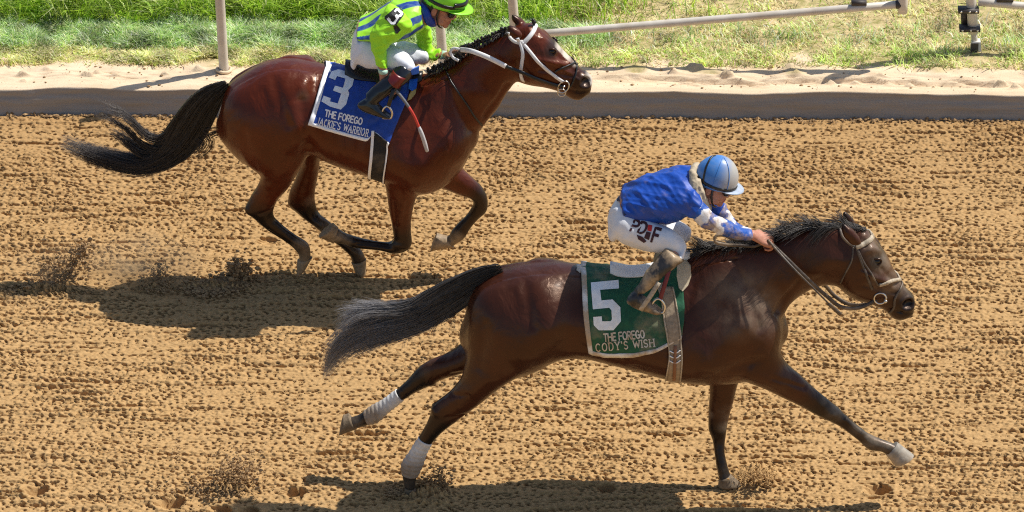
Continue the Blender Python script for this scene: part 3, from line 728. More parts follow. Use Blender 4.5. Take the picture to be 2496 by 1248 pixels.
def strap(fr, bvh, px, w, off=.004, th=.004, n=26, mirror=None, sm=2):
    """strap laid on the surface along measured points; mirror: 'start'/'end' carries it round to the far side"""
    q = curve(np.array(px, float), n); X = [cast(bvh, a, b, off, fr, 0) for a, b in q]
    P = np.array([x[0] for x in X]); N = np.array([x[1] for x in X])
    if mirror:
        Pm, Nm = [], []
        for p in P:
            a, b = snap(bvh, fr.mirror(p), off); Pm.append(a); Nm.append(b)
        Pm, Nm = np.array(Pm), np.array(Nm)
        if mirror == 'start': P = np.concatenate([Pm[::-1], P]); N = np.concatenate([Nm[::-1], N])
        else: P = np.concatenate([P, Pm[::-1]]); N = np.concatenate([N, Nm[::-1]])
    P = smooth_rows(P, sm); N = unit(smooth_rows(N, 3))
    return band_mesh(P, N, w, th)

def ribbon(P, side, w, th=.004):
    P = np.asarray(P); T = unit(np.gradient(P, axis=0)); N = unit(np.cross(T, side)); return band_mesh(P, N, w, th)

# --- strokes for lettering: polylines in a box one unit high, y down
def arc(cx, cy, rx, ry, a0, a1, n=8):
    return [(cx + rx*math.cos(R(a)), cy + ry*math.sin(R(a))) for a in np.linspace(a0, a1, n)]
GLYPH = {
 'T': (.62, [[(0, 0), (.62, 0)], [(.31, 0), (.31, 1)]]), 'H': (.64, [[(0, 0), (0, 1)], [(.64, 0), (.64, 1)], [(0, .48), (.64, .48)]]),
 'E': (.52, [[(.52, 0), (0, 0), (0, 1), (.52, 1)], [(0, .48), (.44, .48)]]), 'F': (.52, [[(.52, 0), (0, 0), (0, 1)], [(0, .48), (.44, .48)]]),
 'O': (.68, [arc(.34, .5, .34, .5, -90, 270, 18)]), 'R': (.58, [[(0, 1), (0, 0)], [(0, 0), (.3, 0)] + arc(.32, .26, .25, .26, -90, 90, 8) + [(0, .52)], [(.28, .52), (.6, 1)]]),
 'G': (.68, [arc(.34, .5, .34, .5, -45, -330, 14) + [(.66, .55)], [(.66, .55), (.4, .55)], [(.66, .55), (.66, .9)]]),
 'J': (.42, [[(.40, 0), (.40, .74)] + arc(.2, .74, .2, .26, 0, 150, 7)]), 'A': (.66, [[(0, 1), (.33, 0), (.66, 1)], [(.12, .64), (.54, .64)]]),
 'C': (.64, [arc(.34, .5, .34, .5, -45, -315, 14)]), 'K': (.62, [[(0, 0), (0, 1)], [(.58, 0), (0, .58)], [(.2, .42), (.62, 1)]]),
 'I': (.0, [[(0, 0), (0, 1)]]), 'S': (.52, [arc(.26, .25, .25, .25, -30, -260, 9) + arc(.26, .75, .26, .25, -80, 150, 9)]),
 'W': (.92, [[(0, 0), (.22, 1), (.46, .1), (.70, 1), (.92, 0)]]), 'D': (.62, [[(0, 0), (.22, 0)] + arc(.24, .5, .38, .5, -90, 90, 9) + [(0, 1), (0, 0)]]),
 'Y': (.62, [[(0, 0), (.31, .5), (.62, 0)], [(.31, .5), (.31, 1)]]), 'P': (.56, [[(0, 1), (0, 0), (.3, 0)] + arc(.3, .26, .26, .26, -90, 90, 8) + [(0, .52)]]),
 "'": (.0, [[(0, -.02), (0, .22)]]), ' ': (.22, []) }
def text_strokes(txt, serif=False, gap=.22):
    x = 0; out = []
    for ch in txt:
        w, st = GLYPH[ch]
        for s in st:
            out.append([(x + a, b) for a, b in s])
            if serif and ch not in "'":
                for e in (s[0], s[-1]):
                    if e[1] <= .02 or e[1] >= .98: out.append([(x + e[0] - .12, min(max(e[1], 0), 1)), (x + e[0] + .12, min(max(e[1], 0), 1))])
        x += w + gap + (.14 if serif else 0)
    return out, x - gap
def lettering(txt, quad, place, weight=.15, serif=False, off=.003, gap=.22):
    """quad: top-left, top-right, bottom-left pixel points of the line of text; place(px,py,off) -> point on the cloth"""
    st, W = text_strokes(txt, serif, gap); tl, tr, bl = map(np.array, quad); V, F = [], []
    for k, s in enumerate(st):
        P = np.array(s, float); seg = np.linalg.norm(np.diff(P, axis=0), axis=1).sum(); n = max(len(s), int(seg/.22) + 2)
        if len(s) == 2: P = np.stack([np.linspace(P[0, i], P[1, i], n) for i in (0, 1)], 1)
        elif len(s) < 6:
            Pn = []
            for a, b in zip(P[:-1], P[1:]): Pn += [a*(1 - f) + b*f for f in (0, .33, .66)]
            P = np.array(Pn + [P[-1]])
        T = unit(np.gradient(P, axis=0)); B = np.stack([-T[:, 1], T[:, 0]], 1)*weight/2*(.72 if serif and len(s) == 2 and abs(s[0][1] - s[1][1]) < .01 else 1)
        T0 = T*weight*.35; P = P.copy(); P[0] -= T0[0]; P[-1] += T0[-1]
        o = len(V)
        for p, b in zip(P, B):
            for q in (p + b, p - b):
                px = tl + (tr - tl)*q[0]/W + (bl - tl)*q[1]; V.append(place(px[0], px[1], off + .00025*(k % 5)))
        for i in range(len(P) - 1): F.append((o + 2*i, o + 2*i + 1, o + 2*i + 3, o + 2*i + 2))
    return V, F
def poly_on(poly, place, off=.003, step=9.0):
    """flat printed shape (pixel outline) triangulated finely and laid on the cloth"""
    import bmesh
    bm = bmesh.new(); vs = [bm.verts.new((x, y, 0)) for x, y in poly]
    for tr in tessellate_polygon([[Vector((x, y, 0)) for x, y in poly]]):
        try: bm.faces.new([vs[i] for i in tr])
        except ValueError: pass
    for _ in range(5):
        L = [e for e in bm.edges if e.calc_length() > step]
        if not L: break
        bmesh.ops.subdivide_edges(bm, edges=L, cuts=1); bmesh.ops.triangulate(bm, faces=bm.faces)
    bm.verts.index_update()
    V = [place(v.co.x, v.co.y, off) for v in bm.verts]; F = [tuple(v.index for v in f.verts) for f in bm.faces]; bm.free(); return V, F

def shell(P, N, th):
    """grid of points (r, c, 3) with normals -> closed sheet"""
    r, c, _ = P.shape; V = np.concatenate([(P + N*th).reshape(-1, 3), P.reshape(-1, 3)]); F = []
    id_ = lambda i, j, k: k*r*c + i*c + j
    for i in range(r - 1):
        for j in range(c - 1):
            F.append((id_(i, j, 0), id_(i, j+1, 0), id_(i+1, j+1, 0), id_(i+1, j, 0))); F.append((id_(i, j, 1), id_(i+1, j, 1), id_(i+1, j+1, 1), id_(i, j+1, 1)))
    for i in range(r - 1):
        F.append((id_(i, 0, 0), id_(i+1, 0, 0), id_(i+1, 0, 1), id_(i, 0, 1))); F.append((id_(i, c-1, 0), id_(i, c-1, 1), id_(i+1, c-1, 1), id_(i+1, c-1, 0)))
    for j in range(c - 1):
        F.append((id_(0, j, 0), id_(0, j, 1), id_(0, j+1, 1), id_(0, j+1, 0))); F.append((id_(r-1, j, 0), id_(r-1, j+1, 0), id_(r-1, j+1, 1), id_(r-1, j, 1)))
    return V, F
def grid_normals(P):
    a = np.gradient(P, axis=0); b = np.gradient(P, axis=1); return unit(np.cross(a, b))

def saddlecloth(fr, bvh, left, right, bottom, mat, nu=60, nv=44, off=.010, wr=.0018, seed=3):
    """left/right edges and bottom edge as pixel polylines (top to bottom, left to right)"""
    L = curve(left, nv); Rr = curve(right, nv); B = np.array(bottom, float)
    us = np.linspace(0, 1, nu); P = np.zeros((nv, nu, 3)); N = np.zeros((nv, nu, 3))
    bx = np.linspace(B[0, 0], B[-1, 0], nu); by = np.interp(bx, B[:, 0], B[:, 1])
    lin_x = L[-1, 0] + (Rr[-1, 0] - L[-1, 0])*us; lin_y = L[-1, 1] + (Rr[-1, 1] - L[-1, 1])*us
    for i in range(nv):
        f = i/(nv - 1)
        for j, u in enumerate(us):
            x = L[i, 0]*(1 - u) + Rr[i, 0]*u + (bx[j] - lin_x[j])*f; y = L[i, 1]*(1 - u) + Rr[i, 1]*u + (by[j] - lin_y[j])*f
            P[i, j], N[i, j] = cast(bvh, x, y, 0, fr, -.1)
    far = np.zeros_like(P)
    for i in range(nv):
        for j in range(nu): far[i, j] = snap(bvh, fr.mirror(P[i, j]))[0]
    # join over the spine
    top, ftop = P[0], far[0]; k = 7; mid = np.zeros((k, nu, 3))
    for i in range(k):
        f = (i + 1)/(k + 1)
        for j in range(nu): mid[i, j] = snap(bvh, ftop[j]*(1 - f) + top[j]*f + np.array([0, 0, .05]))[0]
    G = np.concatenate([far[::-1], mid, P])
    for _ in range(6):
        G[1:-1] = .5*G[1:-1] + .25*(G[:-2] + G[2:]); G[:, 1:-1] = .5*G[:, 1:-1] + .25*(G[:, :-2] + G[:, 2:])
    Nn = grid_normals(G); 
    if (Nn[-nv//2, nu//2] @ fr.lat) > 0: Nn = -Nn
    w1 = fft_field(nu, G.shape[0], .02, .02, band(7., .6, .8, 1.2), seed); w2 = fft_field(nu, G.shape[0], .02, .02, band(3., .5, 1.6, .7), seed + 1)
    G = G + Nn*(off + wr*np.clip(w1*.6 + w2*.8, -1.2, 2)[..., None])
    return G, Nn, nv, nu

def cloth_thing(fr, bvh, G, Nn, mat, trim, label, border_l, border_b):
    nv_t, nu = G.shape[:2]
    V, F = shell(G, Nn, .003); base = G.reshape(-1, 3).mean(0); base[2] = G[..., 2].min()
    ob = mesh_obj('saddlecloth', V, F, mat, base=base); tag(ob, label, 'saddlecloth')
    cb = bvh_of(V, F)
    # border: the rear edge and both hems
    H1_, H2_ = G + Nn*.0042, Nn
    e = shell(H1_[:, :border_l], H2_[:, :border_l], .0016); f = shell(H1_[-border_b:, border_l-1:], H2_[-border_b:, border_l-1:], .0016); g = shell(H1_[:border_b, border_l-1:], H2_[:border_b, border_l-1:], .0016)
    for x in (e, f, g): mesh_obj('border', *x, trim, ob)
    return ob, cb

M_WHITE = mat_cloth('white_print', (.90, .90, .88), .6, .05, 40, .1, .3, dscale=24, dpos=(.55, .75))
M_WHITE2 = mat_cloth('white_fabric', (.90, .90, .90), .6, .05, 40, .1)
M_GREEN = mat_cloth('green_cloth', (.006, .085, .038), .7, .15, 45, .25, .55, dscale=4.5, dpos=(.52, .72))
M_BLUE = mat_cloth('blue_cloth', (.008, .056, .34), .55, .12, 45, .25)
M_TRIM1 = mat_cloth('dusty_white_trim', (.72, .71, .68), .7, .06, 50, .2, .9, dscale=6, dpos=(.45, .6))
M_BLACK = mat_plain('black_leather', (.012, .011, .011), .35, 0, .2, 60, .2)
M_LEATHER = mat_cloth('dusty_leather', (.07, .052, .04), .5, .3, 60, .3, .5)
M_STRAPD = mat_cloth('pale_dusty_strap', (.40, .33, .24), .6, .25, 60, .3, .6)
M_STEEL = mat_plain('steel', (.62, .60, .56), .25, .9)
M_MAROON = mat_plain('maroon_leather', (.14, .012, .025), .5)
M_BROWN = mat_plain('brown_leather', (.22, .09, .04), .5)
M_WHITEL = mat_plain('white_leather', (.78, .77, .76), .45)
M_CREAM = mat_cloth('cream_pad', (.62, .52, .36), .7, .12, 30, .3, .4)
M_FLAPB = mat_cloth('bright_blue_pad', (.015, .13, .60), .5, .1, 40, .15)
M_YELL = mat_cloth('tan_yellow_pad', (.48, .36, .12), .7, .12, 30, .3)
M_ELAST = mat_cloth('black_elastic', (.016, .014, .014), .8, .3, 90, .4, .2)
M_GIRTH1 = mat_cloth('dusty_canvas', (.30, .235, .165), .75, .2, 50, .35, .7)

# --- green cloth, number 5
G1, N1, nv1, nu1 = saddlecloth(F1, bvh1, [(1413,638),(1418,700),(1424,780),(1436,858)], [(1662,640),(1665,700),(1667,770),(1662,826)],
    [(1436,858),(1470,866),(1548,868),(1600,858),(1622,846),(1640,834),(1662,826)], M_GREEN)
cloth1, cb1 = cloth_thing(F1, bvh1, G1, N1, M_GREEN, M_TRIM1, 'dusty green saddlecloth with a white number 5 and pale border', 4, 3)
on1 = lambda px, py, off: cast(cb1, px, py, off, F1, -.3)[0]
five = [(125,685),(265,672),(268,715),(172,722),(178,775),(235,770),(275,810),(278,880),(240,925),(165,925),(140,900),(137,858),(180,855),(183,880),(225,880),(232,870),(230,825),(218,812),(135,820)]
five = [(1380 + x/2.08, 360 + y/2.08) for x, y in five]
v, f = poly_on(five, on1); mesh_obj('number', v, f, M_WHITE, cloth1, False)
M_PRINTD = mat_cloth('worn_print', (.66, .62, .54), .7, .1, 60, .1, .9, dscale=30, dpos=(.40, .62))
v, f = lettering('THE FOREGO', ((1471,814),(1569,805),(1473,832)), on1, .23); mesh_obj('lettering', v, f, M_PRINTD, cloth1, False)
v, f = lettering("CODY'S WISH", ((1452,838),(1595,826),(1454,856)), on1, .17, True); mesh_obj('lettering', v, f, M_PRINTD, cloth1, False)
# --- blue cloth, number 3
G2, N2, nv2, nu2 = saddlecloth(F2, bvh2, [(803,141),(787,185),(767,256),(752,304)], [(1005,172),(998,222),(972,290),(944,356)],
    [(752,304),(800,319),(850,333),(900,346),(906,322),(944,356)], M_BLUE, wr=.0022, seed=9)
cloth2, cb2 = cloth_thing(F2, bvh2, G2, N2, M_BLUE, M_WHITE2, 'shiny blue saddlecloth with a white number 3 and white border', 4, 3)
on2 = lambda px, py, off: cast(cb2, px, py, off, F2, -.3)[0]
three = [(220,515),(240,475),(282,461),(352,477),(390,512),(376,570),(348,598),(356,622),(335,692),(300,726),(230,706),(172,672),(186,634),(234,650),(230,672),(280,686),(302,620),(248,600),(262,568),(314,582),(330,522),(276,506),(264,532)]
three = [(720 + x/2.714, y/2.714) for x, y in three]
v, f = poly_on(three, on2); mesh_obj('number', v, f, M_WHITE2, cloth2, False)
v, f = lettering('THE FOREGO', ((794,268),(884,289),(791,283)), on2, .23); mesh_obj('lettering', v, f, M_WHITE2, cloth2, False)
v, f = lettering("JACKIE'S WARRIOR", ((775,287),(901,317),(771,303)), on2, .18, True); mesh_obj('lettering', v, f, M_WHITE2, cloth2, False)

# --- girths run over the cloth and close under the belly
def girth(fr, bvh, cb, px_l, px_r, mat, label, edge_mats, top_on_cloth, extra=None):
    n = 30; A = curve(np.array(px_l, float), n); B = curve(np.array(px_r, float), n); k = 6
    P = np.zeros((n, k, 3))
    for i in range(n):
        for j in range(k):
            x, y = A[i]*(1 - j/(k-1)) + B[i]*j/(k-1); b, o = cast(bvh, x, y, .006, fr, -.2)
            if i < top_on_cloth*n:
                b = nearest_hit((cb, bvh), x, y, .005, fr)
            P[i, j] = b
    far = np.array([[snap(bvh, fr.mirror(P[i, j]), .006)[0] for j in range(k)] for i in range(n)])
    m = 12; mid = np.zeros((m, k, 3))
    for i in range(m):
        f = (i + 1)/(m + 1)
        for j in range(k):
            p = P[-1, j]*(1 - f) + far[-1, j]*f; p[2] -= .10*math.sin(math.pi*f); mid[i, j] = snap(bvh, p, .006)[0]
    G = np.concatenate([P, mid, far[::-1]])
    for _ in range(3): G[1:-1] = .5*G[1:-1] + .25*(G[:-2] + G[2:])
    Nn = grid_normals(G)
    if Nn[n//2, 2] @ fr.lat > 0: Nn = -Nn
    V, F = shell(G, Nn, .005); base = G.reshape(-1, 3).mean(0); base[2] = G[..., 2].min()
    ob = mesh_obj('girth', V, F, mat, base=base); tag(ob, label, 'girth')
    for col, w, m_ in edge_mats:
        v, f = band_mesh(G[:, col] + Nn[:, col]*.006, Nn[:, col], w, .003); mesh_obj('edging', v, f, m_, ob)
    return ob, G, Nn
girth1, GG1, GN1 = girth(F1, bvh1, cb1, [(1612,700),(1618,770),(1627,830),(1631,870),(1624,921)], [(1640,700),(1652,770),(1660,830),(1662,870),(1659,924)], M_GIRTH1,
    'dusty tan girth strap with laces on the dark bay horse', [(0, .008, M_STRAPD), (5, .008, M_STRAPD)], .6)
on_g1 = lambda px, py: cast(bvh_of(*shell(GG1, GN1, .005)), px, py, .004, F1, -.25)[0]
P = np.array([on_g1(*p) for p in curve([(1646,842),(1645,880),(1643,926)], 8)]); v, f = ribbon(P, F1.fwd, .016, .004)
V0, F0 = band_mesh(P, np.repeat([-F1.lat], 8, 0), .017, .004); mesh_obj('buckle_strap', V0, F0, M_BROWN, girth1)
for y in (857, 869, 881):
    P = np.array([on_g1(x, y + dy) for x, dy in ((1632, -2), (1640, 2), (1648, 3), (1658, -3))]); v, f = tube(curve(P, 10), .0035, 6); mesh_obj('lace', v, f, M_WHITEL, girth1)
girth2, GG2, GN2 = girth(F2, bvh2, cb2, [(909,318),(908,345),(905,385),(901,428)], [(945,345),(943,365),(940,400),(936,438)], M_ELAST,
    'black elastic girth with white edges on the red bay horse', [(0, .016, M_WHITE2), (5, .008, M_WHITE2)], .5)

# --- saddles
def saddle(fr, bvh, cb, back, front, zfun, mat, label, w0=.17):
    """seat: a slab over the back from the cantle to the pommel"""
    B_, F_ = fr.loc(fr.pt(*back, 0)), fr.loc(fr.pt(*front, 0)); nx_, ny_ = 22, 17; top = np.zeros((nx_, ny_, 3)); bot = np.zeros_like(top)
    for i in range(nx_):
        s = i/(nx_ - 1); x = B_[0]*(1 - s) + F_[0]*s; hw = w0*(.45 + .55*math.sin(math.pi*min(1, .12 + s*.8))**.7)*(1 - .25*s)
        for j in range(ny_):
            u = -1 + 2*j/(ny_ - 1); 
            if i in (0, nx_ - 1): hw_ = hw*.8
            else: hw_ = hw
            p = fr.glob(np.array([x, hw_*u, 3.0])); h = cb.ray_cast(Vector(p), Vector((0, 0, -1))); h2 = bvh.ray_cast(Vector(p), Vector((0, 0, -1)))
            z = max([q[0][2] for q in (h, h2) if q[0] is not None] or [1.2])
            edge_ = (1 - u**4); top[i, j] = (p[0], p[1], z + .008 + (zfun(s))*edge_*.9); bot[i, j] = (p[0], p[1], z + .001)
    for _ in range(3):
        for A_ in (top, bot): A_[1:-1] = .5*A_[1:-1] + .25*(A_[:-2] + A_[2:]); A_[:, 1:-1] = .5*A_[:, 1:-1] + .25*(A_[:, :-2] + A_[:, 2:])
    V, F = shell(bot, np.zeros_like(bot), 0); V = np.concatenate([top.reshape(-1, 3), bot.reshape(-1, 3)])
    base = bot.reshape(-1, 3).mean(0); root = empty('saddle', base); tag(root, label, 'saddle')
    mesh_obj('seat', V, F, mat, root); return root
sad1 = saddle(F1, bvh1, cb1, (1487,640), (1682,612), lambda s: .010 + .030*math.exp(-(s/.16)**2) + .012*math.exp(-((s - 1)/.2)**2), M_WHITEL, 'small white racing saddle on the green cloth under the blue jockey', .072)
sad2 = saddle(F2, bvh2, cb2, (842,148), (1030,172), lambda s: .012 + .036*math.exp(-(s/.18)**2) + .012*math.exp(-((s - 1)/.2)**2), M_BLACK, 'small black racing saddle on the blue cloth under the lime jockey', .10)
def flap(root, fr, cb, bvh, poly, mat, off, name, puff=.012, under=None):
    def place(px, py, o):
        return nearest_hit((cb, bvh) if name != 'pad' else (bvh,), px, py, o, fr, -.25)
    V, F = poly_on(poly, lambda x, y, o: place(x, y, o), off, 12)
    V = np.array(V); c = V.mean(0); n = len(V)
    back = V + fr.lat*puff
    import bmesh
    bm = bmesh.new(); vs = [bm.verts.new(p) for p in V]
    for q in F:
        try: bm.faces.new([vs[i] for i in q])
        except ValueError: pass
    bmesh.ops.recalc_face_normals(bm, faces=bm.faces)
    if sum(f.normal.dot(Vector(fr.lat)) for f in bm.faces) > 0: bmesh.ops.reverse_faces(bm, faces=bm.faces)
    r = bmesh.ops.extrude_face_region(bm, geom=list(bm.faces)); ex = [g for g in r['geom'] if isinstance(g, bmesh.types.BMVert)]
    bmesh.ops.translate(bm, verts=ex, vec=Vector(-fr.lat*puff)); bmesh.ops.recalc_face_normals(bm, faces=bm.faces)
    bm.verts.index_update(); V = [tuple(v.co) for v in bm.verts]; F = [tuple(v.index for v in f.verts) for f in bm.faces]; bm.free()
    return mesh_obj(name, V, F, mat, root, autosmooth=R(40))
flap(sad1, F1, cb1, bvh1, [(1652,640),(1672,632),(1684,648),(1685,670),(1677,692),(1664,707),(1655,700),(1650,670)], M_CREAM, .006, 'pad', .016)
flap(sad1, F1, cb1, bvh1, [(1600,690),(1618,690),(1632,730),(1640,790),(1634,800),(1622,770),(1612,735)], M_GIRTH1, .006, 'girth_flap', .004)
flap(sad2, F2, cb2, bvh2, [(1002,168),(1022,160),(1020,190),(1016,215),(1005,222),(996,216)], M_FLAPB, .016, 'pad', .014)
flap(sad2, F2, cb2, bvh2, [(1003,222),(1016,216),(1013,228),(1003,240),(993,245),(998,230)], M_YELL, .012, 'pad', .012)
flap(sad2, F2, cb2, bvh2, [(905,178),(960,172),(985,190),(975,225),(958,245),(935,225),(915,200)], M_BLACK, .006, 'flap', .006)
def stirrup(root, fr, L, top, bot, c, rx, ry, mat_s, mat_i):
    P = np.array([fr.pt(*top, L + .02), fr.pt((top[0]+bot[0])/2, (top[1]+bot[1])/2, L), fr.pt(*bot, L)]); v, f = ribbon(curve(P, 8), fr.fwd, .022, .004); mesh_obj('stirrup_leather', v, f, mat_s, root)
    pts = []
    for a in np.linspace(-90, 270, 25)[:-1]:
        x, y = math.cos(R(a)), math.sin(R(a)); x = x*(1 - .25*(y < 0)*abs(y)); y = min(y, .72)
        pts.append(fr.pt(c[0] + rx*x, c[1] + ry*y, L))
    pts.append(pts[0]); pts.append(pts[1]); v, f = tube(pts, .0065, 6, .1); mesh_obj('stirrup_iron', v, f, mat_i, root)
stirrup(sad1, F1, -.335, (1632,655), (1609,730), (1604,748), 17, 20, M_MAROON, M_STEEL)
stirrup(sad2, F2, -.345, (960,215), (946,262), (943,276), 13, 17, M_BLACK, M_STEEL)
P = np.array([F1.pt(1606,688,-.352), F1.pt(1585,722,-.365), F1.pt(1561,756,-.368)]); v, f = ribbon(curve(P, 8), F1.fwd*.5 + F1.up*.5, .024, .004); mesh_obj('strap_end', v, f, M_STRAPD, sad1)

# --- bridles
def ring(c, a, b, r, th, n=22):
    P = [c + r*(math.cos(t_)*a + math.sin(t_)*b) for t_ in np.linspace(0, 2*np.pi, n)]; P.append(P[1]); return tube(P, th, 6, .1)
br1 = empty('bridle', F1.pt(2120, 660, 0)); tag(br1, 'dusty leather bridle with pale browband on the dark bay horse', 'bridle')
S_ = lambda name, px, w, mat, root, fr, bvh, **k: mesh_obj(name, *strap(fr, bvh, px, w, **k), mat, root)
S_('browband', [(2129,568),(2122,583),(2107,594),(2087,603)], .026, M_STRAPD, br1, F1, bvh1, mirror='start', th=.006)
S_('crownpiece', [(2046,556),(2054,578),(2068,592),(2086,604)], .014, M_LEATHER, br1, F1, bvh1)
S_('cheekpiece', [(2088,604),(2098,634),(2113,672),(2126,706)], .013, M_LEATHER, br1, F1, bvh1)
S_('cheekpiece', [(2090,606),(2106,640),(2124,668),(2141,696)], .010, M_LEATHER, br1, F1, bvh1)
S_('throatlash', [(2080,603),(2077,632),(2062,664),(2047,694)], .009, M_LEATHER, br1, F1, bvh1, mirror='end')
S_('noseband', [(2196,681),(2180,683),(2162,689),(2143,694)], .019, M_STRAPD, br1, F1, bvh1, mirror='start', th=.006)
S_('nose_strap', [(2200,690),(2192,708),(2180,730),(2178,752),(2165,764)], .012, M_LEATHER, br1, F1, bvh1, mirror='end')
c_ = cast(bvh1, 2144, 724, .012, F1)[0]; mesh_obj('bit_ring', *ring(c_, F1.fwd, F1.up, .031, .0045), M_STEEL, br1)
c_m = F1.mirror(c_); mesh_obj('bit_ring', *ring(c_m, F1.fwd, F1.up, .031, .0045), M_STEEL, br1)
mesh_obj('bit', *tube([c_ - F1.up*.01 + F1.fwd*.025, (c_ + c_m)/2 + F1.fwd*.04 - F1.up*.03, c_m - F1.up*.01 + F1.fwd*.025], .006, 6), M_STEEL, br1)
v, f = ellipsoid(c_ + F1.fwd*.028 - F1.up*.016, (.010, .010, .010)); mesh_obj('bit_boss', v, f, M_STEEL, br1)
bk = cast(bvh1, 2143, 750, .006, F1)[0]; pts = [bk + F1.fwd*a + F1.up*b for a, b in ((-.012,-.018),(.012,-.018),(.012,.018),(-.012,.018),(-.012,-.018),(.012,-.018))]
mesh_obj('buckle', *tube(pts, .003, 5, .1), M_STEEL, br1)
def rein(fr, pts, w, mat, root, side):
    P = curve(np.array([fr.pt(x, y, L) for x, y, L in pts]), 34); v, f = band_mesh(P, np.repeat([-fr.lat + fr.up*.25], 34, 0), w, .005); return mesh_obj('rein', v, f, mat, root)
rein(F1, [(2140,728,-.075),(2118,741,-.09),(2085,752,-.11),(2050,748,-.13),(2015,722,-.15),(1960,672,-.17),(1915,628,-.15),(1882,596,-.10)], .020, M_LEATHER, br1, F1.up*.5 - F1.lat)
rein(F1, [(2138,726,.07),(2110,742,.09),(2070,742,.12),(2035,722,.15),(2010,694,.16),(1960,650,.15),(1900,610,.12),(1868,584,.09)], .020, M_LEATHER, br1, F1.up*.5 - F1.lat)
rein(F1, [(1866,590,-.09),(1840,600,-.06),(1800,598,-.05),(1765,596,-.05),(1742,588,-.05),(1744,576,-.04),(1765,574,-.03),(1790,584,-.02),(1830,588,.0),(1868,580,.06)], .016, M_LEATHER, br1, -F1.lat + F1.up*.3)
rein(F1, [(1886,588,-.06),(1888,576,-.02),(1880,568,.02),(1862,570,.06)], .018, M_BLACK, br1, -F1.lat)
br2 = empty('bridle', F2.pt(1320, 130, 0)); tag(br2, 'white and black bridle with long white rein on the red bay horse', 'bridle')
S_('browband', [(1306,62),(1300,76),(1289,92),(1275,106)], .024, M_WHITEL, br2, F2, bvh2, mirror='start', th=.006)
S_('crownpiece', [(1240,78),(1244,92),(1256,102),(1272,106)], .018, M_WHITEL, br2, F2, bvh2)
S_('cheekpiece', [(1270,100),(1285,118),(1310,148),(1338,174),(1362,192),(1372,198)], .019, M_WHITEL, br2, F2, bvh2, th=.006)
S_('throatlash', [(1261,92),(1271,112),(1275,130),(1272,160),(1271,186),(1279,202)], .019, M_WHITEL, br2, F2, bvh2, mirror='end', th=.006)
S_('noseband', [(1404,153),(1395,155),(1375,163),(1352,174)], .010, M_BLACK, br2, F2, bvh2, mirror='start')
S_('nose_strap', [(1404,155),(1405,172),(1400,190),(1392,208),(1376,222)], .010, M_BLACK, br2, F2, bvh2, mirror='end')
c_ = cast(bvh2, 1373, 208, .014, F2)[0]; mesh_obj('bit_ring', *ring(c_, F2.fwd*.9 + F2.up*.3, F2.up, .034, .0042), M_STEEL, br2)
c_m = F2.mirror(c_); mesh_obj('bit_ring', *ring(c_m, F2.fwd, F2.up, .032, .0042), M_STEEL, br2)
mesh_obj('bit', *tube([c_, (c_ + c_m)/2 + F2.fwd*.03, c_m], .006, 6), M_STEEL, br2)
mesh_obj('bit_ring', *ring(c_ - F2.up*.035 - F2.fwd*.01, F2.fwd, F2.up, .022, .0034), M_STEEL, br2)
rein(F2, [(1233,162,-.135),(1210,150,-.14),(1180,136,-.135),(1150,125,-.12),(1122,121,-.06)], .027, M_WHITEL, br2, F2.up - F2.lat*.6)
rein(F2, [(1372,212,-.075),(1345,205,-.09),(1310,193,-.12),(1270,176,-.135),(1233,162,-.136)], .020, M_BLACK, br2, F2.up - F2.lat*.6)
rein(F2, [(1372,206,.075),(1330,190,.10),(1270,165,.12),(1200,130,.12),(1135,112,.09),(1112,124,.07)], .024, M_BLACK, br2, F2.up - F2.lat*.6)
rein(F2, [(1120,120,-.06),(1106,118,-.05),(1098,126,-.05),(1104,140,-.06),(1118,148,-.08)], .015, M_WHITEL, br2, F2.up*.4 - F2.lat)
mart = empty('breast_strap', F2.pt(1130, 230, -.1)); tag(mart, 'thin black neck strap running down the red bay horse from mane to chest', 'strap')
S_('strap', [(1083,160),(1098,195),(1118,226),(1140,258),(1160,290),(1174,305)], .010, M_BLACK, mart, F2, bvh2)

# --- white wraps on the hind legs of the dark bay horse
tw = NT('wrap_fabric'); kw = tw.mix(tw.ramp(tw.noise(60, 3), .35, .65), (.58, .57, .55, 1), (.70, .69, .67, 1)); kw = tw.mix(tw.math('MULTIPLY', tw.math('ADD', tw.attr('dust'), tw.math('SUBTRACT', tw.noise(22, 5, .7), .45)), .95), kw, (.22, .145, .075, 1)); tw.col(kw).rough(.85); tw.bump(tw.noise(70, 3), .4, .005); M_WRAP = tw.m
def leg_wrap(fr, st, i0, i1, label):
    S = [tuple(s) for s in st[i0:i1]]; S = [s[:5] + (s[5]*1.04 + .002,) for s in S]
    S = [((s[0]*1.04 - s[2]*.04), (s[1]*1.04 - s[3]*.04), (s[2]*1.04 - s[0]*.04), (s[3]*1.04 - s[1]*.04), s[4], s[5]) for s in S]
    V, F = loft(fr, S, n=24, sub=14, dome=.02); V = np.array(V)
    n = 24; m = (len(V) - 2)//n
    c = V[:m*n].reshape(m, n, 3).mean(1); ph = np.arange(m)[:, None]*1.25 + np.arange(n)[None, :]*2*np.pi/n
    Rv = V[:m*n].reshape(m, n, 3) - c[:, None]; V[:m*n] = (c[:, None] + Rv*(1 + .035*np.sin(ph)[..., None])).reshape(-1, 3)
    b = V.mean(0); b[2] = V[:, 2].min(); dw = np.concatenate([np.repeat(np.clip((np.linspace(0, 1, m) - .30)/.5, 0, .8), n), [0, .8]])
    ob = mesh_obj('leg_wrap', V, F, M_WRAP, base=b, attrs={'dust': dw}); tag(ob, label, 'leg wrap', 'white wraps on the hind legs'); return ob
leg_wrap(F1, [(1021,1066,1053,1080,-.11,.036),(1000,1100,1040,1104,-.10,.036),(979,1135,1028,1138,-.09,.039),(981,1156,1018,1160,-.085,.034)], 0, 4, 'dusty white wrap low on the planted hind leg of the dark bay horse')
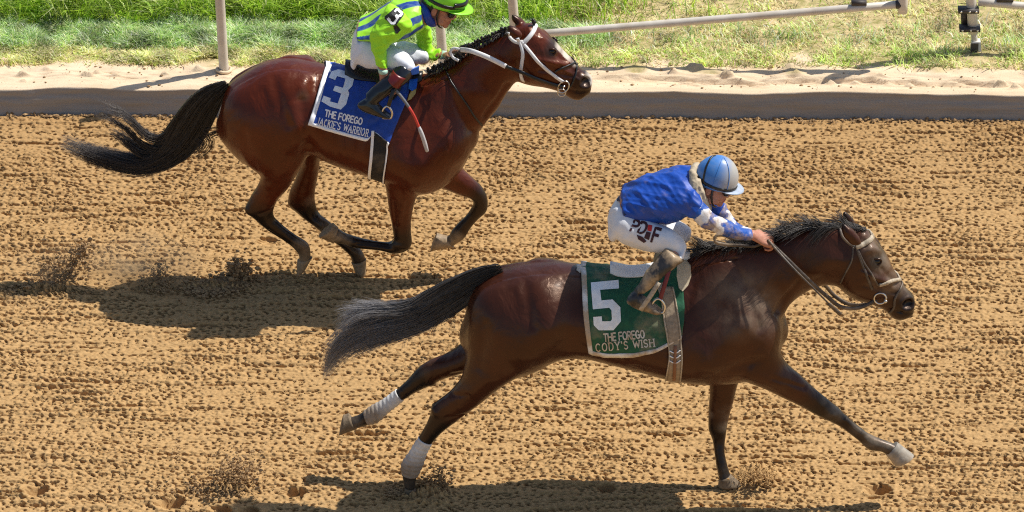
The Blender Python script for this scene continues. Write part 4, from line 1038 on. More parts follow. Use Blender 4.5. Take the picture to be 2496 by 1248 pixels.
leg_wrap(F1, [(964,951,985,975,.12,.034),(930,976,950,1003,.12,.034),(898,994,916,1031,.12,.038),(885,1004,899,1035,.12,.033)], 0, 4, 'dirty white wrap on the trailing raised hind leg of the dark bay horse')
# ------------------------------------------------------------------ riders
M_SKIN = NT('skin'); _k = M_SKIN.mix(M_SKIN.ramp(M_SKIN.noise(40, 4), .35, .65), (.40, .165, .10, 1), (.50, .23, .15, 1)); _k = M_SKIN.mix(M_SKIN.attr('lips'), _k, (.36, .10, .08, 1)); M_SKIN.col(_k).rough(.5)
M_SKIN.b.inputs['Subsurface Weight'].default_value = .12; M_SKIN.b.inputs['Subsurface Radius'].default_value = (.012, .005, .003); M_SKIN.b.inputs['Subsurface Scale'].default_value = .5
M_SKIN.bump(M_SKIN.noise(260, 3), .1, .002); M_SKIN = M_SKIN.m
M_HAIRB = mat_plain('dark_hair', (.02, .014, .010), .5)
M_SILKB = mat_cloth('royal_blue_silk', (.004, .058, .36), .5, .14, 26, .3, .25, dscale=15, dpos=(.57, .74))
M_SILKN = mat_cloth('lime_silk', (.37, .82, .02), .55, .06, 26, .25)
M_STRIPE = mat_cloth('blue_stripe_silk', (.008, .05, .34), .45, .1, 30, .2)
M_BREW = mat_cloth('white_breeches', (.74, .74, .77), .55, .05, 24, .35, .25, dscale=6, dpos=(.60, .76))
M_BREG = mat_cloth('pale_grey_breeches', (.74, .76, .83), .5, .05, 20, .3)
M_BOOTD = mat_cloth('dusty_boot', (.025, .023, .023), .4, .3, 40, .25, .85, dscale=8, dpos=(.42, .58))
M_BOOTB = mat_plain('shiny_black_boot', (.008, .009, .012), .22, 0, .2, 40, .15, .25)
M_BOOTR = mat_plain('dark_red_boot_top', (.16, .012, .012), .35)
M_HELB = mat_cloth('blue_helmet_cover', (.035, .17, .66), .32, .06, 8, .05, .0)
M_HELN = mat_cloth('lime_helmet_cover', (.28, .80, .03), .32, .05, 8, .05)
M_LENS = mat_plain('dark_lens', (.01, .009, .009), .08, 0, .1)
M_SCARF = mat_cloth('beige_scarf', (.46, .38, .27), .8, .2, 28, .5, .5)

def hand_parts(W, D, Nb, S, size=1.0, curl=1.0):
    """fist closing round a rein: W wrist, D along the forearm, Nb back of the hand, S towards the thumb"""
    D, Nb = unit(D), unit(Nb); S = unit(np.array(S) - D*(np.dot(S, D))); Nb = unit(Nb - D*(Nb @ D) - S*(Nb @ S))
    p = lambda d, n, s: np.array(W) + (D*d + Nb*n + S*s)*size
    parts = []
    rings = []
    th = np.linspace(0, 2*np.pi, 14, endpoint=False)
    for d, hw, hn in ((-.02, .026, .021), (.01, .029, .019), (.045, .038, .018), (.075, .041, .017), (.09, .039, .014)):
        rings.append(np.array([p(d, hn*math.sin(a), hw*math.cos(a)) for a in th]))
    parts.append(rings_to_mesh(np.array(rings)))
    for i, (s, l) in enumerate(((.029, .92), (.010, 1.0), (-.010, .95), (-.028, .78))):
        a1, a2, a3 = R(38)*curl, R(118)*curl, R(175)*curl; q = [p(.055, .004, s*.95), p(.088, .006, s)]
        d0, n0 = .088, .006
        for ang, L_ in ((a1, .042*l), (a2, .028*l), (a3, .021*l)):
            d0 += math.cos(ang)*L_; n0 -= math.sin(ang)*L_; q.append(p(d0, n0, s))
        parts.append(tube(curve(np.array(q), 13), np.linspace(.0098, .0075, 13)*size, 8))
    q = [p(.012, -.004, .022), p(.036, -.012, .042), p(.066, -.024, .043), p(.088, -.034, .026)]
    parts.append(tube(curve(np.array(q), 10), np.linspace(.0135, .0088, 10)*size, 8))
    return parts

def head_axes(fr, pitch, roll=0.0):
    f = fr.fwd*math.cos(pitch) - fr.up*math.sin(pitch); u = fr.up*math.cos(pitch) + fr.fwd*math.sin(pitch); return f, -fr.lat, u   # face, near side, crown

def head_parts(fr, ear_px, pitch, neck_px):
    f, s, u = head_axes(fr, pitch)
    C = fr.pt(*ear_px, -.078) - (f*-.012 + s*.078 + u*-.012)
    g = lambda a, b, c: C + f*a + s*b + u*c
    ax = [f, s, u]; P = []
    E = lambda c, r: P.append(ellipsoid(g(*c), r, ax, 18, 12))
    E((.008, 0, .036), (.092, .075, .090)); E((.035, 0, -.035), (.062, .060, .075)); E((.050, 0, -.075), (.044, .046, .038)); E((.082, 0, -.103), (.019, .022, .017))
    for t in (-1, 1):
        E((.068, .034*t, -.038), (.026, .026, .026)); E((-.012, .075*t, -.018), (.018, .009, .031)); E((.030, .050*t, -.075), (.036, .014, .022)); E((.104, .013*t, -.046), (.011, .009, .008))
    E((.080, 0, .018), (.018, .050, .012))
    P.append(tube([g(.088, 0, .006), g(.098, 0, -.014), g(.112, 0, -.038), g(.104, 0, -.047)], [.009, .0095, .012, .009], 10))
    E((.096, 0, -.070), (.011, .022, .0062)); E((.093, 0, -.082), (.011, .020, .0068))
    E((.086, 0, -.060), (.014, .026, .012))
    nb = fr.pt(*neck_px, 0); q = [g(-.005, 0, -.03), g(-.03, 0, -.085), (g(-.03, 0, -.085) + nb)/2 - u*.01, nb]
    P.append(tube(curve(np.array(q), 9), [.05, .052, .054, .056, .057, .058, .06, .062, .064], 16))
    lips = (g(.100, 0, -.076), .024)
    return P, C, (f, s, u), lips

def rider(fr, D, label, mats):
    P = []
    P += [loft(fr, D['torso'], n=24, sub=4, shrink=.86), loft(fr, D['pelvis'], n=22, sub=4, shrink=.86)]
    for k in ('arm_near', 'arm_far', 'thigh_near', 'thigh_far', 'shin_near', 'foot_near', 'shin_far', 'foot_far'):
        P.append(loft(fr, D[k][1:] if k == 'shin_near' else D[k], n=14, sub=4, shrink=.8 if 'arm' in k else .66))
    hp, C, (f, s, u), lips = head_parts(fr, D['ear'], D['pitch'], D['neck']); P += hp
    for h in D['hands']: P += hand_parts(*h)
    V, Q = remesh(join(*P), .0052); V = smooth(V, Q, 3, .8)
    lp = np.clip(1.5 - np.linalg.norm(((V - lips[0]) @ np.stack([f, s, u], 1))/np.array([.016, .024, .012]), axis=1), 0, 1)
    base = fr.glob(fr.loc(V.mean(0)[None])[0]*np.array([1, 0, 0]) + np.array([0, 0, V[:, 2].min()]))
    # the mouth and the eye sockets
    N = vnormals(V, Q)
    m_ = (V - (C + f*.104 - u*.076)) @ np.stack([f, s, u], 1); V = V - N*(.004*np.exp(-(m_[:, 2]/.003)**2 - (m_[:, 1]/.018)**2 - (m_[:, 0]/.02)**2))[:, None]
    for t in (-1, 1):
        m_ = (V - (C + f*.088 + s*.032*t + u*.0)) @ np.stack([f, s, u], 1); V = V - N*(.008*np.exp(-(np.linalg.norm(m_/np.array([.03, .017, .012]), axis=1))**2))[:, None]
        m_ = (V - (C + f*-.012 + s*.084*t - u*.018)) @ np.stack([f, s, u], 1); V = V - N*(.005*np.exp(-(np.linalg.norm(m_/np.array([.008, .012, .014]), axis=1))**2))[:, None]
    body = mesh_obj('person', V, Q, M_SKIN, base=base, attrs={'lips': lp}); tag(body, label, 'jockey', 'jockeys riding the racehorses')
    for t in (-1, 1):
        v, fc = ellipsoid(C + f*.080 + s*.031*t, (.011, .011, .011), [f, s, u]); mesh_obj('eye', v, fc, M_EYE, body)
    bb = bvh_of(V, Q)
    return body, bb, C, (f, s, u)

def garment(name, parts, vox, mat, parent, it=6, wr=0.0, seed=1, attrs=None, wscale=14, kdir=None):
    V, Q = remesh(join(*parts), vox); V = smooth(V, Q, it, .9)
    if wr:
        N = vnormals(V, Q); g = np.random.default_rng(seed); d = np.zeros(len(V))
        for i in range(26):
            k = g.normal(0, 1, 3) if kdir is None else np.asarray(kdir) + g.normal(0, .28, 3); k = k/np.linalg.norm(k)*wscale*g.uniform(.6, 2.2); k2 = g.normal(0, 3, 3)
            ph = V @ k + g.uniform(0, 6) + 1.2*np.sin(V @ k2*1.5 + g.uniform(0, 6)); d += (1 - np.abs(np.sin(ph)))**2.5*np.clip(np.sin(V @ (k2*2) + g.uniform(0, 6)), 0, 1)
        V = V + N*(wr*(d - d.mean())/d.std()).clip(-2*wr, 2.5*wr)[:, None]
        V = smooth(V, Q, 1, .5)
    ob = mesh_obj(name, V, Q, mat, parent, attrs=attrs(V) if attrs else None)
    return ob, bvh_of(V, Q), V, Q

def half_shell(C, ax, r, ang0=0.0, cut=-.25, n=40, m=16, th=.006):
    """helmet dome: C centre, ax (front, side, up)"""
    A = np.stack(ax); V = []; phis = np.linspace(0.02, math.acos(cut), m)
    for p_ in phis:
        for j in range(n):
            q = 2*np.pi*j/n; V.append(np.array([math.sin(p_)*math.cos(q), math.sin(p_)*math.sin(q), math.cos(p_)]))
    V = np.array(V); out = C + (V*np.array(r)) @ A; inn = C + (V*(np.array(r) - th)) @ A
    G = np.concatenate([out.reshape(m, n, 3), inn.reshape(m, n, 3)[::-1]]); Vv = G.reshape(-1, 3).tolist(); F = []; mm = 2*m
    for i in range(mm - 1):
        for j in range(n): F.append((i*n + j, i*n + (j+1) % n, (i+1)*n + (j+1) % n, (i+1)*n + j))
    F.append(tuple(range(n))[::-1]); F.append(tuple((mm-1)*n + j for j in range(n)))
    return np.array(Vv), F
def on_dome(C, ax, r, p_, q, off=.0):
    v = np.array([math.sin(p_)*math.cos(q), math.sin(p_)*math.sin(q), math.cos(p_)]); n = unit(v/np.array(r)); return C + (v*np.array(r)) @ np.stack(ax) + off*(n @ np.stack(ax)), n @ np.stack(ax)
def dome_band(C, ax, r, pts, w, th=.003, off=.001):
    q = curve(np.array(pts), 30); X = [on_dome(C, ax, r, a, b, off) for a, b in q]; return band_mesh([x[0] for x in X], [x[1] for x in X], w, th)
def peak(C, ax, r, cut, length, span, mat, parent, drop=.10):
    V, n = [], 21; A = np.stack(ax); p0 = math.acos(cut)
    for j in range(n):
        q = R(-span + 2*span*j/(n - 1)); b = np.array([math.sin(p0)*math.cos(q)*r[0], math.sin(p0)*math.sin(q)*r[1], cut*r[2]]); e = length*max(0, math.cos(q*90/span*math.pi/180*180/math.pi))**.8 if False else length*max(0.0, math.cos(q/R(span)*math.pi/2))**.7
        for k in range(4):
            f_ = k/3; d = np.array([math.cos(q), math.sin(q)*.55, 0]); d = d/np.linalg.norm(d); o = b*(.985) + d*(e + .004)*f_ - np.array([0, 0, drop*e*f_**2*1.2 + .002]); V.append(C + o @ A)
    P = np.array(V).reshape(n, 4, 3); Nn = grid_normals(P)
    if Nn[n//2, 1] @ ax[2] < 0: Nn = -Nn
    v, f = shell(P, Nn, .004); return mesh_obj('peak', v, f, mat, parent)

# ---------------------------------------------------------------- blue rider
J1 = dict(
 torso=[(1507,462,1530,522,0,.145),(1535,441,1560,539,0,.165),(1580,422,1605,545,0,.18),(1625,408,1652,538,0,.195),(1663,400,1690,522,0,.195),(1690,405,1712,500,0,.15),(1706,420,1720,480,0,.08)],
 pelvis=[(1508,476,1538,530,0,.145),(1484,500,1520,565,0,.165),(1477,532,1502,580,0,.135)],
 arm_near=[(1694,462,1660,510,-.150,.054),(1714,488,1678,527,-.175,.053),(1737,515,1704,551,-.185,.050),(1768,533,1752,569,-.17,.047),(1804,550,1795,583,-.13,.042),(1838,563,1832,585,-.10,.032)],
 arm_far=[(1725,440,1690,495,.165,.062),(1768,496,1735,528,.20,.052),(1797,538,1768,562,.17,.044),(1832,560,1822,584,.11,.034)],
 thigh_near=[(1522,500,1485,565,-.08,.095),(1562,520,1530,600,-.12,.092),(1605,543,1588,615,-.165,.078),(1648,566,1622,617,-.20,.064),(1672,592,1643,622,-.215,.054)],
 thigh_far=[(1530,500,1505,560,.08,.09),(1598,518,1588,578,.12,.078),(1650,534,1634,590,.16,.066),(1688,554,1664,596,.18,.056)],
 shin_near=[(1668,600,1630,590,-.225,.055),(1668,632,1622,604,-.255,.056),(1642,653,1597,632,-.285,.055),(1611,680,1574,662,-.305,.047),(1588,703,1556,692,-.315,.042)],
 foot_near=[(1532,722,1530,740,-.325,.026),(1548,708,1542,750,-.325,.037),(1575,722,1566,760,-.325,.041),(1600,742,1592,767,-.325,.040),(1615,755,1611,768,-.325,.026)],
 shin_far=[(1680,560,1650,580,.20,.05),(1672,585,1640,585,.26,.05),(1630,620,1600,610,.30,.045)],
 foot_far=[(1560,650,1560,668,.31,.03),(1590,645,1588,675,.31,.04),(1625,655,1622,678,.31,.035)],
 ear=(1727,463), pitch=R(19), neck=(1690,455))
wn_ = F1.pt(1838, 574, -.10); wf_ = F1.pt(1832, 572, .11)
J1['hands'] = [(wn_, F1.pt(1885, 592, -.07) - wn_, F1.up - F1.lat*.7, F1.lat + F1.up*.6, 1.06, 1.0), (wf_, F1.pt(1880, 578, .07) - wf_, F1.up + F1.lat*.5, -F1.lat + F1.up*.6, 1.0, 1.0)]
rider1, rb1, C1, AX1 = rider(F1, J1, 'jockey in dusty royal blue crouching forward over the dark bay horse', None)
grow = lambda st, g=1.0, w=None: [s[:5] + (s[5]*g,) for s in st]
# vest and sleeves
jk1, jb1, JV1, JQ1 = garment('jacket', [loft(F1, J1['torso'][:-1], n=28, sub=5, dome=.1), loft(F1, J1['arm_near'][:2], n=16, sub=4), loft(F1, J1['arm_far'][:2], n=16, sub=4)], .0065, M_SILKB, rider1, 6, .0036, 5, None, 22, F1.up*.75 + F1.fwd*.45 + F1.lat*.5)
def bands(fr, st, cols):
    S = stations3d(fr, st)[:, :3]
    def f(V):
        X = hermite(np.concatenate([S, np.arange(len(S))[:, None]], 1), np.arange(len(S)).astype(float), 80); d = ((V[:, None] - X[None, :, :3])**2).sum(-1); p = X[d.argmin(1), 3] + .16*np.sin(V @ np.array([41., 63., 55.])) + .10*np.sin(V @ np.array([-97., 120., 83.]))
        return {'tint': np.array([cols(a) for a in p])}
    return f
ts = NT('sleeve_silk'); kk_ = ts.mix(ts.math('MULTIPLY', ts.ramp(ts.noise(12, 6, .7), .46, .62), .75), ts.attr('tint', 'Color'), DUST); ts.col(kk_).rough(.45); ts.bump(ts.noise(40, 3), .3, .006)
bl, wh = (.008, .075, .36), (.72, .72, .76)
c_sl = lambda a: wh if (1.35 < a < 2.0 or 2.45 < a < 2.95) else bl
for k in ('arm_near', 'arm_far'):
    garment('sleeve', [loft(F1, J1[k][1:], n=18, sub=5, dome=.2)], .0055, ts.m, rider1, 5, .0028, 8, bands(F1, J1[k], c_sl), 22)
br_1, brb1, _, _ = garment('breeches', [loft(F1, J1['pelvis'], n=24, sub=5), loft(F1, J1['thigh_near'] + [(1672,618,1632,612,-.238,.060),(1668,634,1634,622,-.248,.060)], n=20, sub=5), loft(F1, J1['thigh_far'], n=18, sub=5)], .0065, M_BREW, rider1, 8, .0030, 11)
for sh, ft, nm in (('shin_near', 'foot_near', 0), ('shin_far', 'foot_far', 1)):
    garment('boot', [loft(F1, J1[sh][1:] if nm == 0 else J1[sh], n=18, sub=5, dome=.2), loft(F1, J1[ft], n=18, sub=5), loft(F1, [J1[sh][-1], J1[ft][1]] if nm == 0 else [J1[sh][-1], J1[ft][1]], n=16, sub=5)], .0055, M_BOOTD, rider1, 6, .0022, 15 + nm)
# belt at the waist, scarf round the neck
beltp = [cast(brb1, x, y, .006, F1)[0] for x, y in curve([(1506,470),(1514,486),(1522,505),(1531,524)], 10)]
v, f = band_mesh(np.array(beltp), np.array([cast(brb1, x, y, 0, F1)[1] for x, y in curve([(1506,470),(1514,486),(1522,505),(1531,524)], 10)]), .045, .005); mesh_obj('belt', v, f, mat_cloth('navy_belt', (.012, .03, .09), .6), rider1)
garment('scarf', [tube(curve(np.array([F1.pt(1698,403,.07), F1.pt(1690,416,-.03), F1.pt(1690,445,-.10), F1.pt(1696,470,-.115), F1.pt(1706,495,-.105), F1.pt(1716,512,-.06), F1.pt(1722,512,.03)]), 16), np.linspace(.020, .024, 16), 12),
                  tube(curve(np.array([F1.pt(1700,440,-.085), F1.pt(1706,470,-.10), F1.pt(1718,496,-.085), F1.pt(1724,508,-.02)]), 12), .022, 12),
                  loft(F1, [(1686,468,1694,522,-.150,.018),(1700,474,1708,524,-.155,.020),(1709,486,1716,522,-.145,.017)], n=12, sub=4)], .0048, M_SCARF, rider1, 3, .004, 21, wscale=34)
# helmet
hax1 = head_axes(F1, R(15)); HC1 = F1.pt(1746, 434, 0) + F1.up*.0; hr1 = (.113, .098, .124)
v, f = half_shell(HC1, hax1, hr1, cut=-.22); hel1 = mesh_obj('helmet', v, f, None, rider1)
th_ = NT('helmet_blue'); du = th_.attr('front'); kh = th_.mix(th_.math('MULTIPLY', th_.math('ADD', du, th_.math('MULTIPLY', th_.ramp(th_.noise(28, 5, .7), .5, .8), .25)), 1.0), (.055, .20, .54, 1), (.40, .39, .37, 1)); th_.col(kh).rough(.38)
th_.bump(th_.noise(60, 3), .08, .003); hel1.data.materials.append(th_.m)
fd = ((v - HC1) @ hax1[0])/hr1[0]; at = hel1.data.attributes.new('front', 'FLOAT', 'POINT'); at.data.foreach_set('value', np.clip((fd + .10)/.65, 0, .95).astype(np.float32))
peak(HC1, hax1, hr1, -.20, .042, 70, mat_cloth('pale_peak', (.36, .42, .52), .4, .08, 30, .0, .6), hel1)
mesh_obj('strap', *dome_band(HC1, hax1, hr1, [(R(86), R(178)), (R(88), R(150)), (R(92), R(120)), (R(95), R(90)), (R(96), R(60)), (R(97), R(30)), (R(97), R(5))], .016), M_BLACK, hel1)
mesh_obj('strap', *dome_band(HC1, hax1, hr1, [(R(20), R(200)), (R(45), R(150)), (R(70), R(135)), (R(92), R(128))], .010), M_BLACK, hel1)
for q0 in (60, 100): mesh_obj('seam', *dome_band(HC1, hax1, hr1, [(R(4), R(q0)), (R(40), R(q0)), (R(75), R(q0)), (R(95), R(q0))], .004, .0015), th_.m, hel1)
def face_gear(body, C, ax, strap_mat):
    f, s, u = ax
    for t in (-1, 1):
        v, fc = ellipsoid(C + f*.084 + s*.035*t - u*.006, (.024, .041, .028), [f, s, u], 18, 10); mesh_obj('goggle_lens', v, fc, M_LENS, body)
    for t in (-1, 1):
        P = [C + f*.07 + s*.066*t + u*.004, C + f*.04 + s*.074*t + u*.008, C + f*.0 + s*.086*t + u*.012, C - f*.04 + s*.082*t + u*.012]; P = curve(np.array(P), 10); mesh_obj('goggle_strap', *band_mesh(P, np.repeat([s*t], 10, 0), .012, .003), M_BLACK, body)
        P = [C + f*.012 + s*.082*t + u*.03, C + f*.010 + s*.079*t - u*.02, C + f*.022 + s*.068*t - u*.06, C + f*.05 + s*.045*t - u*.105, C + f*.072 + s*.012*t - u*.122]; P = curve(np.array(P), 14); mesh_obj('chin_strap', *band_mesh(P, np.repeat([s*t*.9 - u*.3], 14, 0), .011, .003), strap_mat, body)
    v, fc = ellipsoid(C - f*.032 - u*.008, (.060, .077, .048), [f, s, u], 16, 10); mesh_obj('hair', v, fc, M_HAIRB, body)
face_gear(rider1, C1, AX1, M_BLACK)
# emblem letters on the near thigh
onb = lambda px, py, off: cast(brb1, px, py, off, F1, -.2)[0]
M_INK = mat_plain('dark_print', (.05, .008, .012), .6); M_INKR = mat_plain('red_print', (.55, .02, .015), .6)
v, f = lettering('PD', ((1547,537),(1580,545),(1537,562)), onb, .22, gap=.16); mesh_obj('lettering', v, f, M_INK, rider1, False)
v, f = lettering('F', ((1598,556),(1611,560),(1588,588)), onb, .22); mesh_obj('lettering', v, f, M_INK, rider1, False)
v, f = poly_on([(1580,548),(1590,550),(1588,565),(1578,562)], onb, .003, 6); mesh_obj('emblem', v, f, M_INKR, rider1, False)
v, f = poly_on([(1576,564),(1587,567),(1582,585),(1570,580)], onb, .003, 6); mesh_obj('emblem', v, f, M_INK, rider1, False)
v, f = poly_on([(1552,572),(1566,577),(1576,588),(1570,592),(1556,583)], onb, .003, 6); mesh_obj('emblem', v, f, M_INK, rider1, False)
# whip carried along the rein
P = curve(np.array([F1.pt(1872,585,-.10), F1.pt(1890,606,-.13), F1.pt(1930,650,-.20), F1.pt(1985,705,-.22), F1.pt(2022,742,-.20)]), 16)
wh1 = empty('riding_whip', P[0]); tag(wh1, 'brown leather whip held along the rein by the blue jockey', 'whip')
mesh_obj('shaft', *tube(P, np.linspace(.007, .0045, 16), 8), M_LEATHER, wh1)
mesh_obj('popper', *band_mesh(curve(np.array([F1.pt(2020,740,-.20), F1.pt(2034,753,-.19), F1.pt(2049,767,-.18)]), 6), np.repeat([-F1.lat], 6, 0), .020, .007), M_LEATHER, wh1)

# ---------------------------------------------------------------- lime rider
J2 = dict(
 torso=[(866,52,885,88,0,.145),(895,32,915,101,0,.165),(925,14,946,107,0,.18),(960,-6,985,100,0,.19),(996,-20,1016,84,0,.19),(1022,-14,1037,68,0,.14),(1040,2,1050,52,0,.075)],
 pelvis=[(864,58,892,95,0,.145),(850,92,886,142,0,.165),(851,128,878,158,0,.135)],
 arm_near=[(945,14,1004,62,-.165,.066),(918,52,976,92,-.20,.062),(901,88,947,112,-.225,.054),(908,128,944,138,-.24,.046),(918,158,946,165,-.25,.038),(924,182,948,180,-.255,.031)],
 arm_far=[(1046,10,1004,50,.165,.062),(1050,58,1012,85,.19,.056),(1054,96,1018,112,.20,.052),(1058,118,1034,142,.19,.048),(1074,121,1064,146,.15,.042),(1094,126,1090,144,.11,.032)],
 thigh_near=[(890,76,860,150,-.08,.095),(924,95,896,166,-.12,.092),(962,109,940,171,-.165,.078),(992,126,976,174,-.20,.064),(1008,143,994,177,-.215,.054)],
 thigh_far=[(895,75,880,130,.08,.09),(955,95,945,140,.12,.08),(1010,108,1000,155,.155,.068),(1048,118,1032,160,.18,.058)],
 shin_near=[(976,148,1012,170,-.22,.055),(965,163,1004,190,-.25,.051),(937,188,975,215,-.28,.049),(908,211,942,237,-.305,.043),(888,230,922,252,-.315,.042)],
 foot_near=[(876,246,873,264,-.325,.026),(896,236,888,275,-.325,.037),(924,252,916,284,-.325,.041),(944,270,938,291,-.325,.040),(957,280,954,291,-.325,.026)],
 shin_far=[(1040,130,1010,140,.20,.05),(1020,155,990,150,.26,.05),(985,185,955,175,.30,.045)],
 foot_far=[(915,215,915,232,.31,.03),(945,212,943,240,.31,.04),(980,222,977,244,.31,.035)],
 ear=(1059,27), pitch=R(22), neck=(1030,30))
wn_ = F2.pt(936, 178, -.255); wf_ = F2.pt(1092, 135, .11)
J2['hands'] = [(wn_, F2.pt(948, 216, -.275) - wn_, -F2.lat - F2.fwd*.4, F2.fwd + F2.up*.3, 1.06, .95), (wf_, F2.pt(1125, 124, .05) - wf_, F2.up + F2.lat*.4, -F2.lat + F2.up*.6, 1.06, 1.0)]
rider2, rb2, C2, AX2 = rider(F2, J2, 'jockey in lime green silks with blue stripes and number 3 sleeve patch', None)
stp = NT('striped_silk'); kk_ = stp.mix(stp.attr('stripe'), (.37, .82, .02, 1), (.006, .045, .28, 1)); kk_ = stp.mix(stp.math('MULTIPLY', stp.ramp(stp.noise(30, 3), .4, .6), .12), kk_, (.5, .7, .3, 1)); stp.col(kk_).rough(.45); stp.bump(stp.noise(30, 3), .25, .006)
S2 = stations3d(F2, J2['torso'])
def stripes(V):
    q = F2.loc(V); c = F2.loc(S2[:, :3]); X = hermite(np.concatenate([c, S2[:, 6:8], S2[:, 3:6]], 1), np.arange(len(c)).astype(float), 60); k = np.abs(q[:, None, 0] - X[None, :, 0] + .35*(q[:, None, 2] - X[None, :, 2])).argmin(1)
    d = V - F2.glob(X[k, :3]); a = np.degrees(np.arctan2(np.abs(d @ F2.lat)/X[k, 4], -(d*X[k, 5:8]).sum(1)/X[k, 3]))
    m = np.zeros(len(V))
    for c0, w in ((24, 11), (76, 12), (112, 8)): m = np.maximum(m, np.clip((w - np.abs(a - c0))/1.2 + .5, 0, 1))
    return {'stripe': m}
jk2, jb2, _, _ = garment('jacket', [loft(F2, J2['torso'][:-1], n=32, sub=5, dome=.1)], .0058, stp.m, rider2, 6, .0028, 6, stripes)
sl2 = {}
for k in ('arm_near', 'arm_far'):
    o_, b_, _, _ = garment('sleeve', [loft(F2, J2[k][:-1], n=20, sub=5)], .0055, M_SILKN, rider2, 5, .0038, 9, None, 20); sl2[k] = b_
    S = J2[k][-2:]; cu = [(S[0][i]*.35 + S[1][i]*.65) for i in range(6)]; garment('cuff', [loft(F2, [tuple(S[0][i]*.75 + S[1][i]*.25 for i in range(6))[:5] + (S[0][5]*.98,), tuple(S[0][i]*.2 + S[1][i]*.8 for i in range(6))[:5] + (S[1][5]*1.12,)], n=16, sub=4, dome=.1)], .005, mat_cloth('pale_cuff', (.42, .62, .50), .6, .05, 30, .1), rider2, 3)
on_s = lambda px, py, off: cast(sl2['arm_near'], px, py, off, F2, -.2)[0]
v, f = poly_on([(961,20),(974,20),(985,29),(983,38),(966,60),(956,62),(938,46),(938,41)], on_s, .003, 7); mesh_obj('sleeve_patch', v, f, mat_plain('black_patch', (.012, .012, .013), .6), rider2, False)
z3 = [(515,145),(545,112),(575,112),(628,165),(630,185),(600,218),(585,215),(575,235),(540,300),(520,312),(485,312),(435,250),(430,235),(455,218),(480,240),(475,255),(500,280),(520,275),(545,230),(530,205),(545,185),(575,195),(592,175),(560,140),(535,165)]
v, f = poly_on([(860 + x/5.2, y/5.2) for x, y in z3], on_s, .006, 5); mesh_obj('number', v, f, M_WHITE2, rider2, False)
v, f = poly_on([(958,63),(967,60),(977,73),(968,82),(964,81)], on_s, .003, 7); mesh_obj('patch_strap', v, f, M_BLACK, rider2, False)
garment('collar', [tube(curve(np.array([F2.pt(1028,0,.08), F2.pt(1030,12,-.0), F2.pt(1036,28,-.075), F2.pt(1042,45,-.085), F2.pt(1052,55,-.05), F2.pt(1060,52,.03)]), 14), .026, 12)], .005, M_STRIPE, rider2, 3)
br_2, brb2, _, _ = garment('breeches', [loft(F2, J2['pelvis'], n=24, sub=5), loft(F2, J2['thigh_near'], n=20, sub=5), loft(F2, J2['thigh_far'], n=18, sub=5), loft(F2, [(1000,140,990,176,-.225,.05),(1014,158,1004,178,-.225,.03)], n=12, sub=4)], .0065, M_BREG, rider2, 8, .0026, 12)
for sh, ft, nm in (('shin_near', 'foot_near', 0), ('shin_far', 'foot_far', 1)):
    bo, bbv, _, _ = garment('boot', [loft(F2, J2[sh], n=18, sub=5, dome=.2), loft(F2, J2[ft], n=18, sub=5), loft(F2, [J2[sh][-1], J2[ft][1]], n=16, sub=5)], .0055, M_BOOTB, rider2, 6, .0015, 15 + nm)
    if nm == 0:
        mesh_obj('boot_top', *loft(F2, [(958,169,994,187,-.262,.0585), (950,178,985,199,-.272,.0585), (943,187,976,212,-.28,.0575)], n=22, sub=6, dome=.03), M_BOOTR, bo)
hax2 = head_axes(F2, R(14)); HC2 = F2.pt(1084, -3, 0); hr2 = (.118, .100, .125)
v, f = half_shell(HC2, hax2, hr2, cut=-.22); hel2 = mesh_obj('helmet', v, f, M_HELN, rider2)
peak(HC2, hax2, hr2, -.20, .050, 75, M_HELN, hel2)
mesh_obj('strap', *dome_band(HC2, hax2, hr2, [(R(84), R(178)), (R(86), R(150)), (R(88), R(120)), (R(90), R(90)), (R(91), R(60)), (R(92), R(30)), (R(92), R(5))], .020), M_BLACK, hel2)
v, f = dome_band(HC2, hax2, hr2, [(R(84), R(62)), (R(84), R(40)), (R(84), R(15)), (R(84), R(-15))], .030, .010); mesh_obj('spare_goggles', v, f, M_LENS, hel2)
face_gear(rider2, C2, AX2, M_BLACK)
P = curve(np.array([F2.pt(938,196,-.29), F2.pt(956,212,-.30), F2.pt(985,245,-.31), F2.pt(1008,280,-.32), F2.pt(1022,312,-.32)]), 18)
wh2 = empty('riding_whip', P[0]); tag(wh2, 'grey and red whip pointing down from the hand of the lime jockey', 'whip')
mesh_obj('shaft', *tube(P[:11], np.linspace(.0105, .0085, 11), 8), mat_plain('grey_grip', (.16, .16, .165), .5, 0, .3, 90), wh2)
mesh_obj('shaft', *tube(P[10:], np.linspace(.0080, .0078, 8), 8), mat_plain('red_shaft', (.55, .05, .035), .4), wh2)
mesh_obj('popper', *tube(curve(np.array([F2.pt(1021,309,-.32), F2.pt(1032,338,-.32), F2.pt(1041,368,-.315)]), 8), [.008, .011, .012, .012, .012, .012, .011, .010], 8), mat_plain('pale_grey_foam', (.48, .47, .47), .6), wh2)
